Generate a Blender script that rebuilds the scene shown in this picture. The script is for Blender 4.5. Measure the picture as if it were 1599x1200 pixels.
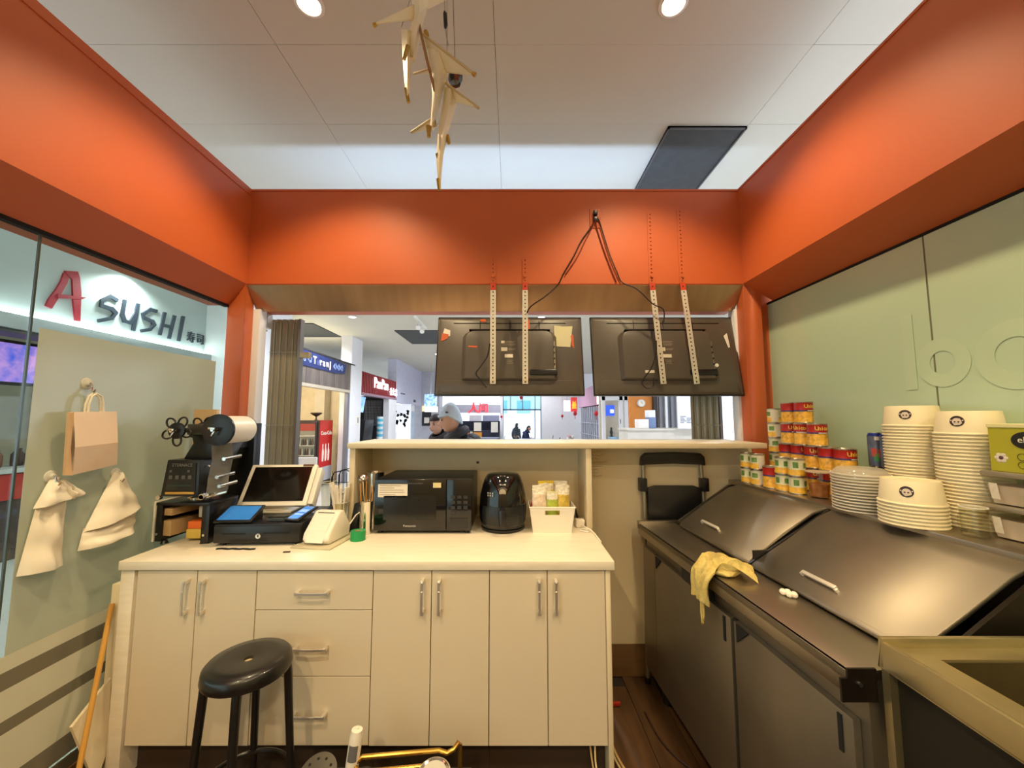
import bpy, bmesh, math, random
from mathutils import Vector, Matrix, Euler
random.seed(7)
for o in list(bpy.data.objects): bpy.data.objects.remove(o, do_unlink=True)
SC = bpy.context.scene
COL = SC.collection
R = math.radians
# ------------------------------------------------------------------ camera
FPX, PITCH, EYE = 610.0, R(5.0), 1.55
cam = bpy.data.cameras.new('camera'); cam.sensor_width = 36.0; cam.lens = FPX/1599*36.0
cam.clip_start = 0.02
camo = bpy.data.objects.new('camera', cam); COL.objects.link(camo)
camo.location = (0, 0, EYE); camo.rotation_euler = (R(90)+PITCH, 0, 0)
SC.camera = camo
# ------------------------------------------------------------------ world, lamps, exposure
SC.view_settings.view_transform = 'Standard'; SC.view_settings.look = 'None'
SC.view_settings.gamma = 1.0; SC.view_settings.use_curve_mapping = False
SC.view_settings.exposure = 0.3
W = bpy.data.worlds.new('world'); SC.world = W; W.use_nodes = True
W.node_tree.nodes['Background'].inputs[0].default_value = (0.80, 0.88, 1.0, 1)
W.node_tree.nodes['Background'].inputs[1].default_value = 2.2
WARM = (1.0, 0.77, 0.45)
def spot(x, y, z, power, size, blend, color, rad=0.05):
    l = bpy.data.lights.new('downlight_beam', 'SPOT'); l.energy = power; l.color = color
    l.spot_size = R(size); l.spot_blend = blend; l.shadow_soft_size = rad
    o = bpy.data.objects.new('downlight_beam', l); COL.objects.link(o); o.location = (x, y, z)
    return o
KITCHEN = [(-1.005, 1.764, 90), (0.80, 1.764, 90), (-1.005, 0.0, 110), (0.80, 0.0, 75), (-1.005, -1.6, 125), (0.80, -1.6, 125)]
for x, y, p in KITCHEN: spot(x, y, 3.57, p, 106 if y > -1 else 145, 0.5, WARM)
MALL = [(-3.24, 7.78), (-1.6, 9.6), (-2.4, 12.4), (0.6, 7.8), (1.0, 12.0), (-1.2, 16.5), (1.2, 16.5), (-3.4, 4.6), (0.0, 4.9), (3.4, 5.0), (-5.36, 5.40), (-4.6, 2.2), (-4.8, 9.0)]
for x, y in MALL: spot(x, y, 3.57, 165, 155, 0.6, (0.93, 0.96, 1.0), 0.08)
# ------------------------------------------------------------------ pixel rays of the photograph -> points at a real distance
_c, _s = math.cos(PITCH), math.sin(PITCH)
def ray(px, py):
    a = (px-799.5)/FPX; b = (600-py)/FPX
    return a, _c-b*_s, _s+b*_c
def atY(px, py, Y):
    r = ray(px, py); t = Y/r[1]; return Vector((r[0]*t, Y, EYE+r[2]*t))
def atX(px, py, X):
    r = ray(px, py); t = X/r[0]; return Vector((X, r[1]*t, EYE+r[2]*t))
def atZ(px, py, Z):
    r = ray(px, py); t = (Z-EYE)/r[2]; return Vector((r[0]*t, r[1]*t, Z))
# ------------------------------------------------------------------ materials
_M = {}
def lin(c): return tuple(((v/12.92) if v <= .04045 else ((v+.055)/1.055)**2.4) for v in [x/255 for x in c])
def mat(name, rgb=(200, 200, 200), rough=.5, metal=0., var=.06, scale=6., bump=0., stretch=None, emit=0., alpha=1., trans=0., spec=.5, coat=0.):
    if name in _M: return _M[name]
    m = bpy.data.materials.new(name); m.use_nodes = True; nt = m.node_tree; b = nt.nodes['Principled BSDF']
    c = lin(rgb)
    tc = nt.nodes.new('ShaderNodeTexCoord'); mp = nt.nodes.new('ShaderNodeMapping'); nt.links.new(tc.outputs['Object'], mp.inputs[0])
    if stretch: mp.inputs['Scale'].default_value = stretch
    n = nt.nodes.new('ShaderNodeTexNoise'); n.inputs['Scale'].default_value = scale; n.inputs['Detail'].default_value = 4
    nt.links.new(mp.outputs[0], n.inputs['Vector'])
    rp = nt.nodes.new('ShaderNodeValToRGB'); nt.links.new(n.outputs['Fac'], rp.inputs[0])
    rp.color_ramp.elements[0].position = .3; rp.color_ramp.elements[1].position = .7
    rp.color_ramp.elements[0].color = tuple(max(0, v*(1-var)) for v in c)+(1,)
    rp.color_ramp.elements[1].color = tuple(min(1, v*(1+var)) for v in c)+(1,)
    nt.links.new(rp.outputs[0], b.inputs['Base Color'])
    b.inputs['Roughness'].default_value = rough; b.inputs['Metallic'].default_value = metal
    b.inputs['Specular IOR Level'].default_value = spec
    if coat: b.inputs['Coat Weight'].default_value = coat
    if trans: b.inputs['Transmission Weight'].default_value = trans
    if alpha < 1: b.inputs['Alpha'].default_value = alpha
    if emit:
        nt.links.new(rp.outputs[0], b.inputs['Emission Color']); b.inputs['Emission Strength'].default_value = emit
    if bump:
        bp = nt.nodes.new('ShaderNodeBump'); bp.inputs['Strength'].default_value = bump; bp.inputs['Distance'].default_value = .01
        nt.links.new(n.outputs['Fac'], bp.inputs['Height']); nt.links.new(bp.outputs[0], b.inputs['Normal'])
    _M[name] = m; return m
def glassmat(name, tint=(225, 235, 228), refl=.08):
    if name in _M: return _M[name]
    m = bpy.data.materials.new(name); m.use_nodes = True; nt = m.node_tree; nt.nodes.clear()
    o = nt.nodes.new('ShaderNodeOutputMaterial'); mx = nt.nodes.new('ShaderNodeMixShader')
    t = nt.nodes.new('ShaderNodeBsdfTransparent'); g = nt.nodes.new('ShaderNodeBsdfGlossy')
    t.inputs[0].default_value = lin(tint)+(1,); g.inputs['Roughness'].default_value = .03
    fr = nt.nodes.new('ShaderNodeLayerWeight'); fr.inputs[0].default_value = .5
    pw = nt.nodes.new('ShaderNodeMath'); pw.operation = 'POWER'; pw.inputs[1].default_value = 5
    ad = nt.nodes.new('ShaderNodeMath'); ad.operation = 'MULTIPLY_ADD'; ad.inputs[1].default_value = .5; ad.inputs[2].default_value = refl*.3
    nt.links.new(fr.outputs['Facing'], pw.inputs[0]); nt.links.new(pw.outputs[0], ad.inputs[0]); nt.links.new(ad.outputs[0], mx.inputs[0])
    nt.links.new(t.outputs[0], mx.inputs[1]); nt.links.new(g.outputs[0], mx.inputs[2]); nt.links.new(mx.outputs[0], o.inputs[0])
    _M[name] = m; return m
def filmmat(name, rgb, clear=.12, translucent=.35):
    if name in _M: return _M[name]
    m = bpy.data.materials.new(name); m.use_nodes = True; nt = m.node_tree; nt.nodes.clear()
    o = nt.nodes.new('ShaderNodeOutputMaterial'); c = lin(rgb)+(1,)
    n = nt.nodes.new('ShaderNodeTexNoise'); n.inputs['Scale'].default_value = 3
    tc = nt.nodes.new('ShaderNodeTexCoord'); nt.links.new(tc.outputs['Object'], n.inputs['Vector'])
    rp = nt.nodes.new('ShaderNodeValToRGB'); rp.color_ramp.elements[0].color = tuple(v*.93 for v in c[:3])+(1,); rp.color_ramp.elements[1].color = c
    nt.links.new(n.outputs['Fac'], rp.inputs[0])
    d = nt.nodes.new('ShaderNodeBsdfDiffuse'); tl = nt.nodes.new('ShaderNodeBsdfTranslucent'); tr = nt.nodes.new('ShaderNodeBsdfTransparent')
    nt.links.new(rp.outputs[0], d.inputs[0]); nt.links.new(rp.outputs[0], tl.inputs[0])
    m1 = nt.nodes.new('ShaderNodeMixShader'); m1.inputs[0].default_value = translucent
    nt.links.new(d.outputs[0], m1.inputs[1]); nt.links.new(tl.outputs[0], m1.inputs[2])
    m2 = nt.nodes.new('ShaderNodeMixShader'); m2.inputs[0].default_value = clear
    nt.links.new(m1.outputs[0], m2.inputs[1]); nt.links.new(tr.outputs[0], m2.inputs[2])
    g = nt.nodes.new('ShaderNodeBsdfGlossy'); g.inputs['Roughness'].default_value = .12
    m3 = nt.nodes.new('ShaderNodeMixShader'); m3.inputs[0].default_value = .05
    nt.links.new(m2.outputs[0], m3.inputs[1]); nt.links.new(g.outputs[0], m3.inputs[2]); nt.links.new(m3.outputs[0], o.inputs[0])
    _M[name] = m; return m
def wood(name, rgb, rgb2, scale=3., stretch=(1, 12, 1), rough=.5, spec=.4):
    if name in _M: return _M[name]
    m = mat(name, rgb, rough, var=.1, scale=scale, stretch=stretch, bump=.05, spec=spec)
    rp = [n for n in m.node_tree.nodes if n.type == 'VALTORGB'][0]
    rp.color_ramp.elements[0].color = lin(rgb)+(1,); rp.color_ramp.elements[1].color = lin(rgb2)+(1,)
    return m
# ------------------------------------------------------------------ mesh builder
class G:
    def __init__(s): s.v = []; s.f = []; s.m = []
    def add(s, vs, fs, m=0):
        b = len(s.v); s.v += [tuple(v) for v in vs]
        for f in fs: s.f.append([b+i for i in f]); s.m.append(m)
        return s
    def box(s, x0, y0, z0, x1, y1, z1, m=0):
        x0, x1 = sorted((x0, x1)); y0, y1 = sorted((y0, y1)); z0, z1 = sorted((z0, z1))
        return s.add([(x0,y0,z0),(x1,y0,z0),(x1,y1,z0),(x0,y1,z0),(x0,y0,z1),(x1,y0,z1),(x1,y1,z1),(x0,y1,z1)],
              [(3,2,1,0),(4,5,6,7),(0,1,5,4),(1,2,6,5),(2,3,7,6),(3,0,4,7)], m)
    def obb(s, c, size, rot=(0,0,0), m=0):
        E = Euler(rot).to_matrix(); c = Vector(c); h = [v/2 for v in size]
        P = [c+E@Vector((a*h[0], b*h[1], d*h[2])) for d in (-1,1) for a, b in ((-1,-1),(1,-1),(1,1),(-1,1))]
        return s.add(P, [(3,2,1,0),(4,5,6,7),(0,1,5,4),(1,2,6,5),(2,3,7,6),(3,0,4,7)], m)
    def cyl(s, p0, p1, r0, r1=None, n=16, m=0, cap=True, mc=None):
        p0 = Vector(p0); p1 = Vector(p1); r1 = r0 if r1 is None else r1
        d = (p1-p0).normalized(); a = d.orthogonal().normalized(); b = d.cross(a)
        vs = []
        for p, r in ((p0, r0), (p1, r1)):
            for i in range(n):
                t = 2*math.pi*i/n; vs.append(p+a*(r*math.cos(t))+b*(r*math.sin(t)))
        s.add(vs, [(i, (i+1) % n, n+(i+1) % n, n+i) for i in range(n)], m)
        if cap:
            b0 = len(s.v)-2*n; mc = m if mc is None else mc
            s.f.append([b0+i for i in reversed(range(n))]); s.m.append(mc)
            s.f.append([b0+n+i for i in range(n)]); s.m.append(mc)
        return s
    def lathe(s, prof, o=(0,0,0), n=24, m=0, ms=None, rot=None, cap=True):
        o = Vector(o); E = rot if rot is not None else Matrix.Identity(3); vs = []
        for r, z in prof:
            for i in range(n):
                t = 2*math.pi*i/n; vs.append(o+E@Vector((r*math.cos(t), r*math.sin(t), z)))
        b = len(s.v); s.v += [tuple(v) for v in vs]
        for k in range(len(prof)-1):
            for i in range(n):
                j = (i+1) % n
                s.f.append([b+k*n+i, b+k*n+j, b+(k+1)*n+j, b+(k+1)*n+i]); s.m.append(ms[k] if ms else m)
        if cap and prof[0][0] > 1e-6: s.f.append([b+i for i in reversed(range(n))]); s.m.append(ms[0] if ms else m)
        if cap and prof[-1][0] > 1e-6: s.f.append([b+(len(prof)-1)*n+i for i in range(n)]); s.m.append(ms[-1] if ms else m)
        return s
    def tube(s, pts, r, n=8, m=0, closed=False):
        P = [Vector(p) for p in pts]; rings = []; N = len(P); a = None
        for i, p in enumerate(P):
            if closed: d = (P[(i+1) % N]-P[i-1])
            else: d = (P[min(i+1, N-1)]-P[max(i-1, 0)])
            d.normalize()
            if a is None: a = d.orthogonal().normalized()
            a = (a-d*a.dot(d))
            a = a.normalized() if a.length > 1e-6 else d.orthogonal().normalized()
            b = d.cross(a); rr = r[i] if isinstance(r, (list, tuple)) else r
            rings.append([p+a*(rr*math.cos(2*math.pi*k/n))+b*(rr*math.sin(2*math.pi*k/n)) for k in range(n)])
        b0 = len(s.v)
        for q in rings: s.v += [tuple(v) for v in q]
        for i in range(N if closed else N-1):
            j = (i+1) % N
            for k in range(n):
                l = (k+1) % n
                s.f.append([b0+i*n+k, b0+i*n+l, b0+j*n+l, b0+j*n+k]); s.m.append(m)
        if not closed:
            s.f.append([b0+k for k in reversed(range(n))]); s.m.append(m)
            s.f.append([b0+(N-1)*n+k for k in range(n)]); s.m.append(m)
        return s
    def prism(s, pts, off, m=0, mside=None):
        P = [Vector(p) for p in pts]; o = Vector(off); n = len(P); ms = m if mside is None else mside
        nv = Vector()
        for i in range(n): nv += P[i].cross(P[(i+1) % n])
        if nv.dot(o) > 0: P.reverse()
        b = len(s.v); s.v += [tuple(p) for p in P]+[tuple(p+o) for p in P]
        s.f.append([b+i for i in range(n)]); s.m.append(m)
        s.f.append([b+n+i for i in reversed(range(n))]); s.m.append(m)
        for i in range(n):
            j = (i+1) % n; s.f.append([b+j, b+i, b+n+i, b+n+j]); s.m.append(ms)
        return s
    def ball(s, c, r, n=16, m=0, rot=None):
        rx, ry, rz = (r, r, r) if not isinstance(r, (tuple, list)) else r
        E = rot if rot is not None else Matrix.Identity(3); k = max(5, n//2); c = Vector(c)
        b = len(s.v)
        for j in range(1, k):
            ph = math.pi*j/k
            for i in range(n):
                t = 2*math.pi*i/n
                s.v.append(tuple(c+E@Vector((rx*math.sin(ph)*math.cos(t), ry*math.sin(ph)*math.sin(t), -rz*math.cos(ph)))))
        for j in range(k-2):
            for i in range(n):
                l = (i+1) % n; s.f.append([b+j*n+i, b+j*n+l, b+(j+1)*n+l, b+(j+1)*n+i]); s.m.append(m)
        s.v.append(tuple(c+E@Vector((0, 0, -rz)))); s.v.append(tuple(c+E@Vector((0, 0, rz)))); q = len(s.v)
        for i in range(n):
            l = (i+1) % n
            s.f.append([b+l, b+i, q-2]); s.m.append(m); s.f.append([b+(k-2)*n+i, b+(k-2)*n+l, q-1]); s.m.append(m)
        return s
    def done(s, name, mats, parent=None, bevel=0., seg=2, angle=35, solid=0.):
        me = bpy.data.meshes.new(name); me.from_pydata(s.v, [], s.f)
        mats = mats if isinstance(mats, (list, tuple)) else [mats]
        for q in mats: me.materials.append(q)
        me.polygons.foreach_set('material_index', s.m); me.update()
        if bevel:
            bm = bmesh.new(); bm.from_mesh(me)
            bmesh.ops.remove_doubles(bm, verts=bm.verts, dist=1e-6)
            ed = [e for e in bm.edges if len(e.link_faces) == 2 and e.calc_face_angle(0) > R(30)]
            bmesh.ops.bevel(bm, geom=ed, offset=bevel, segments=seg, profile=.5, affect='EDGES', clamp_overlap=True)
            bm.to_mesh(me); bm.free()
        me.shade_smooth(); me.set_sharp_from_angle(angle=R(angle))
        o = bpy.data.objects.new(name, me); COL.objects.link(o)
        if parent is not None: o.parent = parent
        return o
def tag(o, label, cat, group=None):
    o['label'] = label; o['category'] = cat
    if group: o['group'] = group
    return o
def adopt(o, parent):
    bpy.context.view_layer.update(); o.parent = parent; o.matrix_parent_inverse = parent.matrix_world.inverted()
    for k in ('label', 'category', 'group'):
        if k in o and k != 'label': del o[k]
    return o
ORD = ['topmost', 'second', 'third', 'fourth', 'fifth', 'sixth', 'seventh', 'eighth', 'ninth', 'tenth', 'eleventh', 'twelfth', 'thirteenth', 'fourteenth', 'fifteenth', 'sixteenth', 'seventeenth', 'eighteenth', 'nineteenth', 'twentieth']+['twenty-'+w for w in ('first', 'second', 'third', 'fourth', 'fifth', 'sixth', 'seventh', 'eighth', 'ninth')]
def root(name, label, cat, loc=(0,0,0), rz=0., group=None, rot=None):
    o = bpy.data.objects.new(name, None); COL.objects.link(o); o.empty_display_size = .05
    o.location = loc; o.rotation_euler = rot if rot else (0, 0, rz)
    return tag(o, label, cat, group)
def struct(o): o['kind'] = 'structure'; return o
def sroot(name, loc=(0,0,0)):
    o = bpy.data.objects.new(name, None); COL.objects.link(o); o.location = loc; o.empty_display_size = .05
    return struct(o)
def dup(r, loc=None, rz=None, label=None, group=None, rot=None):
    c = r.copy(); COL.objects.link(c)
    if loc is not None: c.location = loc
    if rz is not None: c.rotation_euler = (0, 0, rz)
    if rot is not None: c.rotation_euler = rot
    if label: c['label'] = label
    if group: c['group'] = group
    for ch in list(r.children):
        d = ch.copy(); COL.objects.link(d); d.parent = c
        for g in list(ch.children):
            e = g.copy(); COL.objects.link(e); e.parent = d
    return c
def text(body, size, m, parent, loc, rot, name='lettering', ext=.002, bold=0., ax='CENTER', sx=1.):
    cu = bpy.data.curves.new('lettering', 'FONT'); cu.body = body; cu.size = size; cu.extrude = ext; cu.offset = bold
    cu.align_x = ax; cu.align_y = 'CENTER'; cu.resolution_u = 3
    t = bpy.data.objects.new('tmp', cu); me = bpy.data.meshes.new_from_object(t)
    bpy.data.objects.remove(t); bpy.data.curves.remove(cu)
    me.materials.clear(); me.materials.append(m)
    o = bpy.data.objects.new(name, me); COL.objects.link(o); o.parent = parent; o.location = loc; o.rotation_euler = rot; o.scale = (sx, 1, 1)
    return o
FRONT = (R(90), 0, 0); TOX = (R(90), 0, R(90)); TOMX = (R(90), 0, R(-90))
# palette
ORANGE = mat('orange_paint', (196, 96, 50), .45, var=.03, scale=2)
WHITEP = mat('white_paint', (228, 226, 220), .6, var=.02)
STEEL = mat('brushed_steel', (172, 164, 150), .36, 1., var=.08, scale=5)
STEEL2 = mat('worn_steel', (138, 130, 116), .44, .9, var=.14, scale=2.5)
CHROME = mat('chrome', (225, 222, 215), .12, 1., var=.02)
BLACK = mat('black_plastic', (22, 22, 24), .35, var=.1)
BLACKG = mat('gloss_black', (14, 14, 17), .12, var=.1, coat=.4)
DARK = mat('dark_void', (10, 9, 8), .8)
LAMIN = mat('white_laminate', (222, 208, 182), .22, var=.015, scale=1.5)
WORKTOP = wood('pale_worktop', (232, 222, 200), (240, 231, 212), 4, (2, 14, 14), .3)
CREAM = mat('cream_board', (226, 212, 180), .45, var=.03)
BEIGEW = mat('beige_wall_paint', (206, 192, 160), .6, var=.03, scale=2)
PLASTW = mat('white_plastic', (236, 230, 216), .35, var=.02)
PAPER = mat('white_paper', (235, 228, 214), .8, var=.03)
GOLD = mat('gilt_metal', (200, 160, 80), .25, 1., var=.05)
MALLW = mat('mall_white', (232, 232, 236), .6, var=.02)
# ================================================================== THE SETTING
XL, XR, YB = -1.745, 1.517, 2.50          # inner faces of the orange bulkheads
ZB, ZT = 2.43, 3.08
GL, GR = -1.86, 1.71                      # planes of the glass walls
# floor with planks
FWOOD = wood('dark_floor_wood', (96, 68, 42), (66, 45, 28), 2.5, (9, 1, 1), .38)
FWOOD2 = wood('dark_floor_wood_b', (84, 60, 38), (58, 40, 25), 2.5, (9, 1, 1), .38)
fl = struct(G().box(-2.0, -2.6, -.06, 1.85, 2.62, -.008).done('floor', mat('floor_base', (40, 30, 22), .7)))
pl = {}
for i in range(20):
    for j in range(3):
        x = -1.86+i*.18; off = (i*0.37) % .9; y0 = -.6+off+j*1.2-.9; y1 = y0+1.2
        y0 = max(y0, -.8); y1 = min(y1, 2.58)
        if y1-y0 < .1: continue
        G().box(x+.0015, y0+.0015, -.008, x+.1785, y1-.0015, random.uniform(-.0008, 0)).done('plank', FWOOD if (i+j) % 2 else FWOOD2, fl, .001, 1)
struct(G().box(-14, 2.62, -.06, 10, 26, 0).done('floor_mall', mat('mall_tile', (196, 194, 190), .25, var=.04, scale=.8)))
struct(G().box(-14, -4, -.06, -2.0, 2.62, 0).done('floor_mall_side', mat('mall_tile')))
# ceiling of separate boards with open joints
CEIL = mat('ceiling_paint', (204, 202, 188), .75, var=.02, scale=1.5)
ce = struct(G().box(-14, -4, 3.62, 10, 26, 3.70).done('ceiling', CEIL))
xs = [-14, -9, -5.2, -3.1, -1.30, -.093, 1.66, 3.4, 6.5, 10]
ys = [-4, -1.5, .4, 1.98, 2.565, 3.9, 6.0, 8.6, 11.5, 15, 19, 26]
for i in range(len(xs)-1):
    for j in range(len(ys)-1):
        g = .0015 if random.random() < .6 else .0006
        G().box(xs[i]+g, ys[j]+g, 3.60, xs[i+1]-g, ys[j+1]-g, 3.62).done('ceiling_board', CEIL, ce)
VENT = mat('dark_ceiling_panel', (62, 64, 64), .7, var=.12, scale=14)
def cvent(x0, y0, x1, y1, label):
    r = root('ceiling_vent', label, 'vent', ((x0+x1)/2, (y0+y1)/2, 3.6))
    hx, hy = (x1-x0)/2, (y1-y0)/2
    G().box(-hx, -hy, -.012, hx, hy, 0).done('vent_panel', VENT, r)
    f = G()
    for a in ((-hx, -hy, hx, -hy+.012), (-hx, hy-.012, hx, hy), (-hx, -hy, -hx+.012, hy), (hx-.012, -hy, hx, hy)): f.box(a[0], a[1], -.02, a[2], a[3], 0)
    f.done('vent_frame', mat('vent_frame', (80, 80, 80), .5), r)
cvent(1.10, 2.58, 1.655, 3.75, 'dark grey rectangular ceiling panel above the orange back beam')
cvent(-5.4, 8.3, -4.3, 9.7, 'dark ceiling panel over the blue fascia shop')
cvent(-2.75, 9.0, -1.6, 10.6, 'dark ceiling panel above the mall aisle behind the television')
# recessed lamps: can, trim and glowing lens
def downlight(x, y, warm, label, grp, r=.055, e=30):
    t = root('recessed_downlight', label, 'ceiling light', (x, y, 3.6), 0, grp)
    G().lathe([(r, 0), (r*1.28, -.001), (r*1.28, -.006), (r, -.010), (r*.96, -.004)], n=24, cap=False).done('trim_ring', WHITEP, t)
    G().cyl((0, 0, -.003), (0, 0, -.001), r*.95, n=20).done('lens', mat('warm_lens' if warm else 'cool_lens', (255, 214, 150) if warm else (240, 246, 255), .5, emit=e), t)
for i, (x, y, p) in enumerate(KITCHEN[:2]):
    downlight(x, y, True, ['warm recessed ceiling lamp on the side of the glass wall with hanging bags', 'warm recessed ceiling lamp on the side of the steel prep table'][i], 'kitchen downlights', e=26)
for x, y, p in KITCHEN[2:]: downlight(x, y, True, 'warm recessed ceiling lamp over the kitchen floor', 'kitchen downlights behind', e=26)
for x, y in MALL: downlight(x, y, False, 'small cool white recessed lamp in the mall ceiling', 'mall downlights', .07, 12)
# bulkheads: section with a slanting underside
def bulk(name, along, fixed, sgn, a0, a1, out, zlow):
    sec = [(0, ZB), (0, ZT), (.24, ZT), (.24, zlow), (out, zlow)]
    P = []
    for o_, z in sec: P.append((a0, fixed+sgn*o_, z) if along == 'x' else (fixed+sgn*o_, a0, z))
    return G().prism(P, (a1-a0, 0, 0) if along == 'x' else (0, a1-a0, 0))
b1 = struct(bulk('b', 'x', YB, 1, XL, XR, .12, 2.285).done('trim_1', ORANGE))
b2 = struct(bulk('l', 'y', XL, -1, -2.6, YB, .115, 2.285).done('trim_2', ORANGE))
b3 = struct(bulk('r', 'y', XR, 1, -2.6, YB, GR-XR, 2.315).done('trim_3', ORANGE))
# added unseen box behind the beam trims the ceiling glow from its light strip
sg = root('added_glow_shield', 'added white shield box with a light strip along the mall side of the back beam', 'sign', (-.114, 2.745, 2.62))
G().box(-1.55, 0, 0, 1.55, .10, .44).done('case', MALLW, sg, .004)
G().box(-1.5, .104, .16, 1.5, .150, .175).done('light_tray', WHITEP, sg)
G().box(-1.5, .115, .176, 1.5, .140, .184).done('light_strip', mat('cool_strip', (190, 222, 255), .4, emit=6.), sg)
la_ = bpy.data.lights.new('strip_glow', 'AREA'); la_.shape = 'RECTANGLE'; la_.size = 3.0; la_.size_y = .03; la_.energy = 13; la_.color = (.46, .64, 1.0)
lo_ = bpy.data.objects.new('strip_glow', la_); COL.objects.link(lo_); lo_.location = (-.114, 2.745+.1275, 2.62+.19); lo_.rotation_euler = (R(180), 0, 0)
# narrow batten along the top edges, a shade deeper than the boards
for o_, bx in ((b1, (XL, YB-.006, ZT-.012, XR, YB, ZT)), (b2, (XL, -2.6, ZT-.05, XL+.006, YB-.006, ZT-.042)), (b3, (XR-.006, -2.6, ZT-.012, XR, YB-.006, ZT))):
    G().box(*bx).done('edge_batten', ORANGE, o_)
# stainless skin on the slanting underside of the back beam
SKIN = mat('soffit_steel', (192, 158, 126), .28, .7, var=.08, scale=2, stretch=(8, 1, 1))
G().prism([(XL, YB+.004, ZB-.006), (XL, YB+.12, 2.279), (XR, YB+.12, 2.279), (XR, YB+.004, ZB-.006)], (0, -.003, -.003)).done('soffit_plate', SKIN, b1)
# corner posts
struct(G().box(XL-.24, YB, 2.43, XL, YB+.24, ZT).box(GL, YB, 0, XL, YB+.085, ZB).done('trim_4', ORANGE, bevel=.002))
struct(G().box(XR, YB, 2.43, XR+.24, YB+.24, ZT).box(XR, YB, 0, 1.63, YB+.085, ZB).box(1.63, YB+.06, 0, 1.76, YB+.085, 2.43).done('trim_5', ORANGE, bevel=.002))
# white jambs of the serving hatch
struct(G().box(-1.86, YB+.085, 0, -1.70, YB+.16, 2.285).done('trim_6', MALLW, bevel=.002))
struct(G().box(1.50, YB+.085, 0, 1.66, YB+.16, 2.285).done('trim_7', MALLW, bevel=.002))
# left glass wall
GLASS = glassmat('clear_glass')
FILM = filmmat('frosted_film', (206, 210, 190), .10, .35)
FILMW = filmmat('frosted_film_dense', (226, 224, 204), .04, .25)
w1 = sroot('window_1', (GL, 0, 0))
EDGE = mat('glass_edge', (70, 84, 78), .2, .3)
for k, (y0, y1) in enumerate(((1.486, 2.50), (-.2, 1.476), (-2.6, -.21))):
    p = G().box(-.006, y0, .15, .0, y1, 2.285).done('pane', GLASS, w1)
    G().box(-.007, y0-.004, .15, .001, y0+.003, 2.285).done('pane_edge', EDGE, p)
G().box(-.02, -2.6, .10, .012, 2.50, .15).done('bottom_rail', mat('rail_alu', (150, 146, 132), .35, .8), w1)
G().box(-.02, -2.6, 2.273, .008, 2.50, 2.29).done('top_rail', DARK, w1)
G().box(-.05, -2.6, 0, .02, 2.50, .10).done('plinth', mat('brown_plinth', (96, 72, 46), .5), w1)
G().box(.0008, 1.512, .68, .0022, 2.43, 1.905).done('film_panel', FILM, w1)
for z0, z1 in ((.622, .68), (.446, .557), (.236, .399)):
    G().box(.0008, -.15, z0, .0022, 2.49, z1).done('film_band', FILMW, w1)
GAP = filmmat('film_gap_grey', (132, 124, 102), .12, .2)
for z0, z1 in ((.557, .622), (.399, .446), (.155, .236)):
    G().box(.0008, -.15, z0, .0022, 2.49, z1).done('film_band', GAP, w1)
# right glass wall covered in sage green film
SAGE = mat('sage_film', (186, 208, 178), .22, var=.03, scale=1.2, coat=.25)
SAGE2 = mat('sage_film_pale', (189, 210, 179), .22, var=.02, coat=.25)
w2 = sroot('window_2', (GR, 0, 0))
yj = atX(1452, 490, GR).y
for y0, y1 in ((yj+.004, 2.75), (.1, yj-.004), (-2.6, .09)):
    G().box(0, y0, 1.0, .01, y1, 2.32).done('pane', SAGE, w2)
G().box(-.004, -2.6, 2.305, .02, 2.6, 2.32).done('top_rail', DARK, w2)
G().box(.002, yj-.004, 1.0, .008, yj+.004, 2.31).done('joint', mat('joint_grey', (112, 112, 88), .5), w2)
def ring(cy, cz, ro, ri, a0=0, a1=360, n=40):
    g = G(); 
    for i in range(n):
        t0, t1 = R(a0+(a1-a0)*i/n), R(a0+(a1-a0)*(i+1)/n)
        q = [(-.0022, cy+r*math.cos(t), cz+r*math.sin(t)) for r, t in ((ro, t0), (ro, t1), (ri, t1), (ri, t0))]
        g.prism(q, (.0012, 0, 0))
    return g
c1 = atX(1472, 566, GR); c2 = atX(1588, 553, GR)
ring(c1.y, c1.z, .098, .046).done('reversed_letter', SAGE2, w2)
ring(c2.y, c2.z, .12, .06).done('reversed_letter', SAGE2, w2)
G().box(-.0022, c1.y+.101, c1.z-.10, -.001, c1.y+.15, c1.z+.22).done('reversed_letter', SAGE2, w2)
G().box(0, -2.6, 0, .05, 2.6, 1.0).done('low_wall', BEIGEW, w2)
# rear of the kitchen (behind the camera)
struct(G().box(-2.0, -2.68, 0, 1.9, -2.6, 3.6).done('wall_rear', BEIGEW))
# half wall below the bar top
wb = struct(G().box(.47, 2.50, .185, 1.517, 2.57, 1.37).done('wall_back', BEIGEW))
struct(G().box(.47, 2.494, 0, 1.517, 2.57, .185).done('baseboard_back', wood('brown_base', (120, 88, 52), (96, 70, 42), 3, (1, 1, 8)), bevel=.002))
INK = mat('faint_ink', (120, 104, 76), .8)
hw = G()
for k in range(8):
    z = 1.335-k*.021+random.uniform(-.003, .003); x = .487; pts = []
    for q in range(random.randint(6, 13)):
        x += random.uniform(.006, .012); pts.append((x, 2.4985, z+random.uniform(-.005, .005)))
    hw.tube(pts, .0009, 4)
hw.done('handwriting', INK, wb)
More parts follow.
